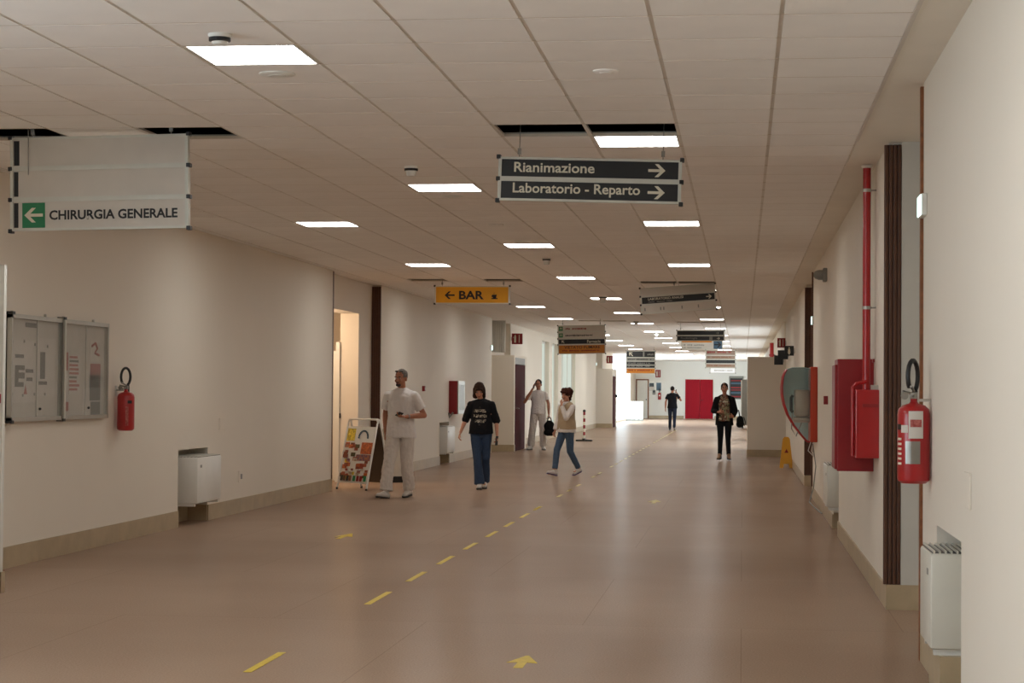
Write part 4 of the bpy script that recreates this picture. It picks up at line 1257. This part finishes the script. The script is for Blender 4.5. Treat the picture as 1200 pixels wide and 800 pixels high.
    if kind == 'short':
        ell(b, h((0, .022, .038)), (.083, .097, .093), HR); b = fuse(b, .008, 1)
        cut(b, h((0, -.074, .06)), HR @ Vector((0, -.78, -.62)))
    elif kind == 'tied':
        ell(b, h((0, .02, .037)), (.083, .1, .092), HR); ell(b, h((0, .12, .03)), (.04, .04, .04), HR); b = fuse(b, .008, 1)
        cut(b, h((0, -.07, .055)), HR @ Vector((0, -.75, -.66)))
    elif kind == 'bob':
        ell(b, h((0, .02, .04)), (.09, .103, .098), HR)
        for sx in (-1, 1):
            frus(b, h((sx * .07, .0, .02)), h((sx * .078, .005, -.12)), .035, .03)
            frus(b, h((sx * .05, .06, .0)), h((sx * .055, .06, -.15)), .05, .035)
            frus(b, h((sx * .03, -.075, .065)), h((sx * .068, -.055, .0)), .022, .02)
        frus(b, h((0, .075, .0)), h((0, .075, -.15)), .055, .04)
        b = fuse(b, .008, 2)
    elif kind == 'curly':
        ell(b, h((0, .03, .05)), (.112, .118, .1), HR)
        for k in range(26):
            a = random.uniform(0, 2 * math.pi); q = random.uniform(-.5, 1)
            p = Vector((.1 * math.cos(a) * math.cos(q), .035 + .105 * math.sin(a) * math.cos(q), .05 + .09 * math.sin(q)))
            if p.y < -.04 and p.z < .06: continue
            ell(b, h(p), (.036, .036, .034), HR, 10)
        frus(b, h((0, .08, 0)), h((0, .07, -.08)), .075, .06)
        frus(b, h((-.05, -.07, .075)), h((.05, -.07, .075)), .03, .03)
        b = fuse(b, .008, 1)
        wrinkle(b, .012, 40, 2, (1, 1, 1))
    wrinkle(b, .006, 50, 1, (1, 1, .5))
    kid(b, 'hair', m_hair)
    # ---------------- trousers
    tr = outfit['trousers']
    b = bmesh.new()
    k = tr.get('k', 1.0)
    ell(b, (0, .008, .975), (.168 * wd, .125, .12)); ell(b, (0, .01, .9), (.165 * wd, .12, .1))
    for s_ in 'ab':
        hp, kn, an = V['hp' + s_], V['kn' + s_], V['an' + s_]
        hem = kn.lerp(an, tr.get('hem', .97))
        frus(b, hp, kn, .098 * (k * .5 + .5), .072 * k)
        frus(b, kn, hem, .07 * k, tr.get('hr', .075), 14, True)
        ell(b, kn, (.072 * k,) * 3)
    b = fuse(b, .0095, 4)
    wrinkle(b, tr.get('w', .009), 14, 3 + len(label))
    wrinkle(b, tr.get('w', .009) * .6, 32, 5, (1, 1, .8))
    kid(b, 'trousers', tr['m'])
    # ---------------- top
    tp = outfit['top']
    b = bmesh.new()
    i = tp.get('inf', .016)
    frus(b, (0, .004, 1.33), (0, .004, 1.1), (.166 if not fem else .15) * wd + i * .6, (.152 if not fem else .142) * wd + i, 20, False, 5, (0, 1, 0), .72)
    frus(b, (0, .004, 1.12), (0, .004, tp['hem'] + .0), .152 * wd + i, .178 * wd + i, 20, True, 5, (0, 1, 0), .74)
    if fem:
        for sx in (-1, 1):
            ell(b, (sx * .065, -.085, 1.27), (.06, .05, .058))
    dn = Vector((0, 0, -.018))
    frus(b, V['sha'] + dn, V['shb'] + dn, .053 + i * .5, .053 + i * .5)
    for sv in (V['sha'], V['shb']):
        frus(b, (0, .02, 1.445), sv + dn, .058, .05 + i * .4)
    for s_ in 'ab':
        sh, el_, wr = V['sh' + s_], V['el' + s_], V['wr' + s_]
        sl = tp['sleeve']
        if sl > 0:
            p1 = sh.lerp(el_, min(1, sl))
            frus(b, sh + dn, p1, .054 + i * .55, tp.get('cuff', .062), 14, sl <= 1)
            if sl > 1:
                frus(b, el_, el_.lerp(wr, sl - 1), tp.get('cuff', .062), tp.get('cuff2', .045), 14, True)
    b = fuse(b, .0095, 4)
    cut(b, (0, 0, tp['hem']), (0, 0, -1))
    wrinkle(b, .009, 13, 1 + len(label)); wrinkle(b, .005, 30, 4, (1, 1, 1))
    top = kid(b, tp.get('name', 't_shirt'), tp['m'])
    # collar ring
    b = bmesh.new()
    pts = [(.068 * math.cos(a * math.pi / 10), .012 + .062 * math.sin(a * math.pi / 10), 1.468 + .02 * math.sin(a * math.pi / 10)) for a in range(20)]
    for q in range(20):
        frus(b, pts[q], pts[(q + 1) % 20], .009, .009, 8, False, 2)
    put(b, 'collar', tp['m'], top, S)
    # extra layer (vest, jacket)
    ex = outfit.get('extra')
    if ex:
        b = bmesh.new()
        i = ex.get('inf', .03)
        frus(b, (0, .004, 1.33), (0, .004, 1.1), .15 * wd + i * .7, .142 * wd + i, 20, False, 5, (0, 1, 0), .76)
        frus(b, (0, .004, 1.12), (0, .004, ex['hem']), .152 * wd + i, .172 * wd + i, 20, True, 5, (0, 1, 0), .74)
        for sx in (-1, 1):
            ell(b, (sx * .065, -.085, 1.27), (.064, .055, .062))
        frus(b, V['sha'] * .97 + dn, V['shb'] * .97 + dn, .062, .062)
        frus(b, (0, .02, 1.46), V['sha'] + dn, .058, .058); frus(b, (0, .02, 1.46), V['shb'] + dn, .058, .058)
        if ex.get('sleeve'):
            for s_ in 'ab':
                sh, el_, wr = V['sh' + s_], V['el' + s_], V['wr' + s_]
                frus(b, sh + dn, el_, .066, .06); frus(b, el_, el_.lerp(wr, .93), .06, .045, 14, True)
        b = fuse(b, .0095, 4)
        cut(b, (0, 0, ex['hem']), (0, 0, -1))
        if ex.get('open'):
            kill = [f for f in b.faces if f.calc_center_median().y < -.02 and abs(f.calc_center_median().x) < ex['open'] * (1 if f.calc_center_median().z < 1.3 else 1 - (f.calc_center_median().z - 1.3) * 2.2) and .75 < f.calc_center_median().z < 1.6]
            bmesh.ops.delete(b, geom=kill, context='FACES')
        if ex.get('vneck'):
            kill = [f for f in b.faces if f.calc_center_median().y < 0.0 and abs(f.calc_center_median().x) < (f.calc_center_median().z - 1.36) * .7]
            bmesh.ops.delete(b, geom=kill, context='FACES')
        wrinkle(b, .008, 13, 2 + len(label))
        kid(b, ex['name'], ex['m'], .008)
    # ---------------- shoes
    so = outfit['shoes']
    for s_ in 'ab':
        an = V['an' + s_]
        fa = P['y' + s_]
        fd = Vector((math.sin(fa), -math.cos(fa), 0))
        sd = Vector((math.cos(fa), math.sin(fa), 0))
        tip = P.get('tip' + s_, 0)          # heel lift / toe lift angle
        base = an - Vector((0, 0, .085))
        def F(f, s2, z):
            zz = z + math.sin(tip) * (f - .05)
            return base + fd * f + sd * s2 + Vector((0, 0, zz))
        b = bmesh.new()
        lift = so.get('heel', 0)
        frus(b, F(-.03, 0, .05 + lift), F(.06, 0, .055 + lift * .8), .041, .044)
        frus(b, F(.06, 0, .05 + lift * .7), F(.16, 0, .036), .044, .036, 14, False, 5, (0, 0, 1), .8)
        frus(b, F(-.01, 0, .06 + lift), an + Vector((0, 0, so.get('top', .0) + lift * .3)), .043, .045)
        b = fuse(b, .007, 2)
        shoe = kid(b, 'shoe', so['m'])
        b = bmesh.new()
        out = [(-.07, -.02), (-.07, .02), (-.03, .04), (.08, .042), (.17, .04), (.2, .015), (.2, -.015), (.17, -.04), (.08, -.042), (-.03, -.04)]
        va = [b.verts.new(F(a, c, 0 + (lift * max(0, 1 - (a + .07) / .17) if lift else 0))) for a, c in out]
        vb = [b.verts.new(F(a, c, .022 + (lift * max(0, 1 - (a + .07) / .17) if lift else 0))) for a, c in out]
        b.faces.new(va[::-1]); b.faces.new(vb)
        for q in range(len(out)):
            b.faces.new((va[q], va[(q + 1) % 10], vb[(q + 1) % 10], vb[q]))
        put(b, 'sole', so['sole'], shoe, S)
        if lift:
            b = bmesh.new(); frus(b, F(-.04, 0, 0), F(-.035, 0, lift + .03), .016, .03, 10, True); put(b, 'heel', so['sole'], shoe, S)
    body.location = loc
    body.rotation_euler = (0, 0, yaw)
    mw = Matrix.Translation(loc) @ Matrix.Rotation(yaw, 4, 'Z') @ Matrix.Scale(S, 4)
    return body, mw, V, h
def cloth(name, c, var=.08, scale=40, c2=None, rough=.85):
    return mat(name, c, rough, var=var, scale=scale, bump=.12, bscale=90, c2=c2, spec=.2)
m_wt = cloth('white_cotton', (222, 217, 213), .02, 6); m_wt2 = cloth('white_twill', (212, 204, 196), .02, 6)
m_jean = cloth('blue_denim', (52, 68, 92), .2, 90); m_jean2 = cloth('mid_denim', (72, 92, 116), .2, 90); m_navy = cloth('navy_cloth', (34, 40, 56))
m_blk = cloth('black_jersey', (22, 22, 26)); m_blk2 = cloth('black_wool', (20, 19, 20)); m_knit = cloth('beige_knit', (176, 156, 128), .12, 120)
m_leather = mat('tan_suede', (150, 118, 90), .7, var=.1); m_sneak = mat('white_leather', (205, 200, 194), .5, var=.06); m_purple = mat('purple_sole', (84, 66, 110), .6)
m_solek = mat('dark_sole', (48, 44, 42), .7)
def floral():
    m = mat('floral_blouse', (80, 88, 60), .8, var=.5, scale=15, c2=(190, 176, 150))
    nt = m.node_tree
    r = [n for n in nt.nodes if n.type == 'VALTORGB'][0].color_ramp
    for pos, c in ((.42, (150, 146, 110)), (.5, (120, 56, 44)), (.57, (64, 72, 52)), (.64, (196, 186, 160))):
        el_ = r.elements.new(pos); el_.color = lin(c)
    return m
def printed_black():
    """black jersey with a pale scribbled print on the chest"""
    m = cloth('black_jersey_with_print', (24, 24, 28))
    nt = m.node_tree
    bs = nt.nodes['Principled BSDF']
    src = bs.inputs['Base Color'].links[0].from_socket
    tc = nt.nodes.new('ShaderNodeTexCoord')
    wv = nt.nodes.new('ShaderNodeTexNoise'); wv.inputs['Scale'].default_value = 22; wv.inputs['Detail'].default_value = 1; wv.inputs['Distortion'].default_value = 2.5
    mp = nt.nodes.new('ShaderNodeMapping'); mp.inputs['Scale'].default_value = (1, 0, 1.7)
    nt.links.new(tc.outputs['Object'], mp.inputs['Vector']); nt.links.new(mp.outputs['Vector'], wv.inputs['Vector'])
    sub = nt.nodes.new('ShaderNodeVectorMath'); sub.operation = 'SUBTRACT'; sub.inputs[1].default_value = (-.01, -.12, 1.1)
    nt.links.new(tc.outputs['Object'], sub.inputs[0])
    sc_ = nt.nodes.new('ShaderNodeVectorMath'); sc_.operation = 'MULTIPLY'; sc_.inputs[1].default_value = (9.5, 9, 7.5)
    nt.links.new(sub.outputs[0], sc_.inputs[0])
    ln = nt.nodes.new('ShaderNodeVectorMath'); ln.operation = 'LENGTH'; nt.links.new(sc_.outputs[0], ln.inputs[0])
    lt = nt.nodes.new('ShaderNodeMath'); lt.operation = 'LESS_THAN'; lt.inputs[1].default_value = 1; nt.links.new(ln.outputs['Value'], lt.inputs[0])
    gt = nt.nodes.new('ShaderNodeMath'); gt.operation = 'GREATER_THAN'; gt.inputs[1].default_value = .51; nt.links.new(wv.outputs['Fac'], gt.inputs[0])
    mu = nt.nodes.new('ShaderNodeMath'); mu.operation = 'MULTIPLY'; nt.links.new(lt.outputs[0], mu.inputs[0]); nt.links.new(gt.outputs[0], mu.inputs[1])
    sx_ = nt.nodes.new('ShaderNodeSeparateXYZ'); nt.links.new(tc.outputs['Object'], sx_.inputs[0])
    z1 = nt.nodes.new('ShaderNodeMath'); z1.operation = 'MULTIPLY'; z1.inputs[1].default_value = 13; nt.links.new(sx_.outputs['Z'], z1.inputs[0])
    z2 = nt.nodes.new('ShaderNodeMath'); z2.operation = 'FRACT'; nt.links.new(z1.outputs[0], z2.inputs[0])
    z3 = nt.nodes.new('ShaderNodeMath'); z3.operation = 'LESS_THAN'; z3.inputs[1].default_value = .6; nt.links.new(z2.outputs[0], z3.inputs[0])
    m3 = nt.nodes.new('ShaderNodeMath'); m3.operation = 'MULTIPLY'; nt.links.new(mu.outputs[0], m3.inputs[0]); nt.links.new(z3.outputs[0], m3.inputs[1])
    fy = nt.nodes.new('ShaderNodeMath'); fy.operation = 'LESS_THAN'; fy.inputs[1].default_value = 0; nt.links.new(sx_.outputs['Y'], fy.inputs[0])
    m4 = nt.nodes.new('ShaderNodeMath'); m4.operation = 'MULTIPLY'; nt.links.new(m3.outputs[0], m4.inputs[0]); nt.links.new(fy.outputs[0], m4.inputs[1])
    mx = nt.nodes.new('ShaderNodeMix'); mx.data_type = 'RGBA'; nt.links.new(m4.outputs[0], mx.inputs['Factor']); nt.links.new(src, mx.inputs['A'])
    mx.inputs['B'].default_value = lin((205, 196, 176)); nt.links.new(mx.outputs['Result'], bs.inputs['Base Color'])
    return m
def phone(label, mw, p, rot):
    o = MB().box(-.035, .035, -.005, .005, -.07, .07, .004).done('mobile_phone', m_black)
    o.location = mw @ Vector(p)
    o.rotation_euler = rot
    tag(o, label, 'phone')
    sc_ = MB().box(-.031, .031, -.0062, -.005, -.062, .062).done('screen', m_blackp)
    sc_.parent = o
    return o
# man in white walking, front
body, mw, V, h = person('grey-haired man in white T-shirt and white trousers walking, one forearm raised', (-4.66, 26.54, 0), D(-6), 1.755,
    dict(hyaw=D(-14), hpitch=.05, hd=(0, -.03, 1.635), ela=(-.25, .08, 1.14), wra=(-.235, .05, .89), sha=(-.187, .0, 1.415), shb=(.187, .0, 1.415), elb=(.315, .04, 1.13), wrb=(.125, -.19, 1.115),
         hdb=(-1, -.35, .05), nb=(0, -.2, 1), curlb=.75, kna=(-.125, -.15, .5), ana=(-.15, -.2, .085), ya=D(-22), tipa=.12, knb=(.085, .0, .49), anb=(.075, .16, .1), yb=D(-5), tipb=-.1, wide=1.07),
    'tan', ('short', 'grey'), dict(trousers=dict(m=m_wt2, k=1.18, hr=.088, hem=.95, w=.012), top=dict(m=m_wt, hem=.82, sleeve=.72, inf=.024, cuff=.075), shoes=dict(m=m_sneak, sole=m_solek)))
b = bmesh.new()
for sx in (-1, 1):
    ell(b, h((sx * .036, -.052, .098)), (.028, .016, .013), None, 12)
frus(b, h((-.06, -.045, .1)), h((.06, -.045, .1)), .005, .005, 8)
put(b, 'sunglasses', mat('dark_lens', (20, 20, 22), .08, coat=.5), body, 1.755 / 1.75)
b = bmesh.new(); ell(b, h((0, -.073, -.088)), (.036, .026, .026)); ell(b, h((0, -.094, -.052)), (.024, .008, .007)); put(b, 'beard', mat('beard_grey', (66, 58, 54), .8, var=.3, scale=80), body, 1.755 / 1.75)
b = bmesh.new(); pw = V['wrb']; dd = (V['wrb'] - V['elb']).normalized()
frus(b, pw - dd * .025, pw - dd * .045, .034, .034, 14, True); put(b, 'wrist_watch', m_steel, body, 1.755 / 1.75)
phone('small dark phone in the raised hand of the man in white', mw, V['wrb'] + Vector((-.085, -.045, .03)), (1.2, .3, .5))
# woman in black shirt and jeans
body, mw, V, h = person('brown-haired woman looking down in black printed top and blue jeans, walking', (-3.9, 29.16, 0), D(2), 1.6,
    dict(hyaw=D(4), hpitch=.5, hd=(-.03, -.07, 1.62), sha=(-.168, .0, 1.4), shb=(.168, .0, 1.4), ela=(-.26, .03, 1.14), wra=(-.335, -.05, .93), elb=(.245, .05, 1.13), wrb=(.265, -.02, .89),
         kna=(-.045, -.12, .5), ana=(.0, -.16, .085), ya=0, tipa=.1, knb=(.075, .02, .5), anb=(.045, .22, .12), tipb=-.25, yb=D(5), hda=(-.25, -.15, -.9), curla=.7, curlb=.8),
    'fair', ('bob', 'brown'), dict(female=True, trousers=dict(m=m_jean, k=.98, hr=.088, hem=.99, w=.006), top=dict(m=printed_black(), hem=.91, sleeve=1.05, inf=.03, cuff=.064, cuff2=.068, name='blouse'), shoes=dict(m=m_sneak, sole=m_solek)))
phone('small dark phone hanging in the hand of the woman in the black top', mw, V['wrb'] + Vector((.0, -.045, -.09)), (.1, .0, 1.2))
# man in white on the phone, by the red door
body, mw, V, h = person('dark-haired man in white uniform standing with a phone at his ear', (-5.1, 48.96, 0), D(3), 1.765,
    dict(hyaw=D(-4), hpitch=.08, ela=(-.34, -.03, 1.19), wra=(-.135, -.09, 1.53), hda=(.25, .1, .9), na=(1, .2, -.2), elb=(.25, .03, 1.15), wrb=(.265, -.03, .9), curlb=1.0, curla=.7,
         kna=(-.14, -.03, .5), ana=(-.185, .0, .085), ya=D(-25), knb=(.12, -.02, .5), anb=(.13, .03, .085), yb=D(12)),
    'tan', ('short', 'black'), dict(trousers=dict(m=m_wt2, k=1.2, hr=.09, hem=.97, w=.012), top=dict(m=m_wt, hem=.9, sleeve=.6, inf=.02, cuff=.07), shoes=dict(m=m_sneak, sole=m_solek)))
phone('phone at the ear of the man standing by the maroon door', mw, V['wra'] + Vector((.035, -.01, .07)), (.2, .1, 1.4))
e = empty('handbag', (-4.80, 48.78, .43), 'black soft bag hanging from the hand of the man on the phone', 'bag')
WORLD.pop(e)
b = bmesh.new(); ell(b, (0, 0, .15), (.14, .07, .17)); ell(b, (.01, 0, .02), (.16, .08, .1)); b = fuse(b, .012, 2); wrinkle(b, .015, 14, 3); put(b, 'pouch', m_blk2, e, 1)
MB().tube([(-.06, 0, .28), (-.03, 0, .38), (.0, 0, .4), (.03, 0, .38), (.06, 0, .28)], .012, 8).done('strap', m_blk2, e, True)
# woman in beige vest
body, mw, V, h = person('woman with curly dark hair in beige vest and jeans, hand at her face', (-3.07, 34.28, 0), D(-40), 1.515,
    dict(hyaw=D(6), hpitch=.12, sha=(-.165, .0, 1.4), shb=(.165, .0, 1.4), elb=(.19, -.2, 1.17), wrb=(.055, -.2, 1.43), hdb=(-.3, .15, .9), nb=(0, 1, .2), curlb=.5, ela=(-.24, .0, 1.13), wra=(-.25, -.08, .9),
         hpa=(-.085, 0, .92), kna=(-.07, -.2, .52), ana=(-.06, -.27, .1), tipa=.2, ya=D(-5), knb=(.08, .03, .49), anb=(.07, .3, .125), tipb=-.32, yb=D(5), wide=1.12, curla=.7),
    'fair', ('curly', 'auburn'), dict(female=True, trousers=dict(m=m_jean2, k=.95, hr=.058, hem=.9, w=.006), top=dict(m=m_wt, hem=.88, sleeve=1.9, inf=.022, cuff=.056, cuff2=.048, name='shirt'),
         extra=dict(name='knit_vest', m=m_knit, hem=.94, inf=.036, vneck=True), shoes=dict(m=m_sneak, sole=m_purple)))
# woman in black jacket
body, mw, V, h = person('woman in open black jacket, floral blouse, black leggings and beige ankle boots', (-.385, 42.6, 0), D(-2), 1.685,
    dict(hyaw=0, hpitch=-.02, sha=(-.172, .0, 1.4), shb=(.172, .0, 1.4), ela=(-.245, .0, 1.12), wra=(-.13, -.19, 1.1), hda=(.7, -.6, .1), elb=(.25, .0, 1.13), wrb=(.2, -.16, 1.0), hdb=(-.3, -.9, .1), kna=(-.085, -.02, .51), ana=(-.1, .02, .12), knb=(.085, -.02, .51), anb=(.1, .02, .12), ya=D(-8), yb=D(8)),
    'tan', ('tied', 'black'), dict(female=True, trousers=dict(m=m_blk, k=.88, hr=.05, hem=.95, w=.003), top=dict(m=floral(), hem=.9, sleeve=.5, inf=.012, cuff=.055, name='blouse'),
         extra=dict(name='jacket', m=m_blk2, hem=.8, inf=.034, sleeve=True, open=.125), shoes=dict(m=m_leather, sole=m_solek, heel=.045, top=.06)))
e = empty('handbag', (-.05, 42.62, .74), 'black handbag on the arm of the woman in the black jacket', 'bag')
WORLD.pop(e)
b = bmesh.new(); ell(b, (0, 0, .12), (.08, .13, .12)); ell(b, (0, 0, .06), (.09, .15, .08)); b = fuse(b, .012, 2); wrinkle(b, .01, 14, 3); put(b, 'pouch', m_blk2, e, 1)
MB().tube([(0, -.09, .2), (-.02, -.07, .31), (-.03, 0, .36), (-.02, .07, .31), (0, .09, .2)], .011, 8).done('strap', m_blk2, e, True)
MB().tube([(.08, -.05, .22), (.12, -.02, .1), (.1, .03, .02)], .008, 8).done('hanging_strap', m_blk2, e, True)
# man walking away
body, mw, V, h = person('man seen from behind in black T-shirt and dark trousers walking away', (-2.7, 76.2, 0), D(176), 1.7,
    dict(hyaw=D(-12), ela=(-.33, -.06, 1.2), wra=(-.17, -.1, 1.48), hda=(.4, .2, .9), elb=(.26, .05, 1.13), wrb=(.28, .0, .88), kna=(-.09, .0, .49), ana=(-.1, .2, .12), tipa=-.3, knb=(.1, -.1, .5), anb=(.11, -.14, .085), wide=1.04),
    'tan', ('short', 'black'), dict(trousers=dict(m=m_navy, k=.98, hr=.06, hem=.96, w=.006), top=dict(m=m_blk, hem=.88, sleeve=.62, inf=.02, cuff=.068), shoes=dict(m=m_black, sole=m_sneak)))
phone('phone at the ear of the man walking away', mw, V['wra'] + Vector((.04, .0, .08)), (.2, .1, 1.2))
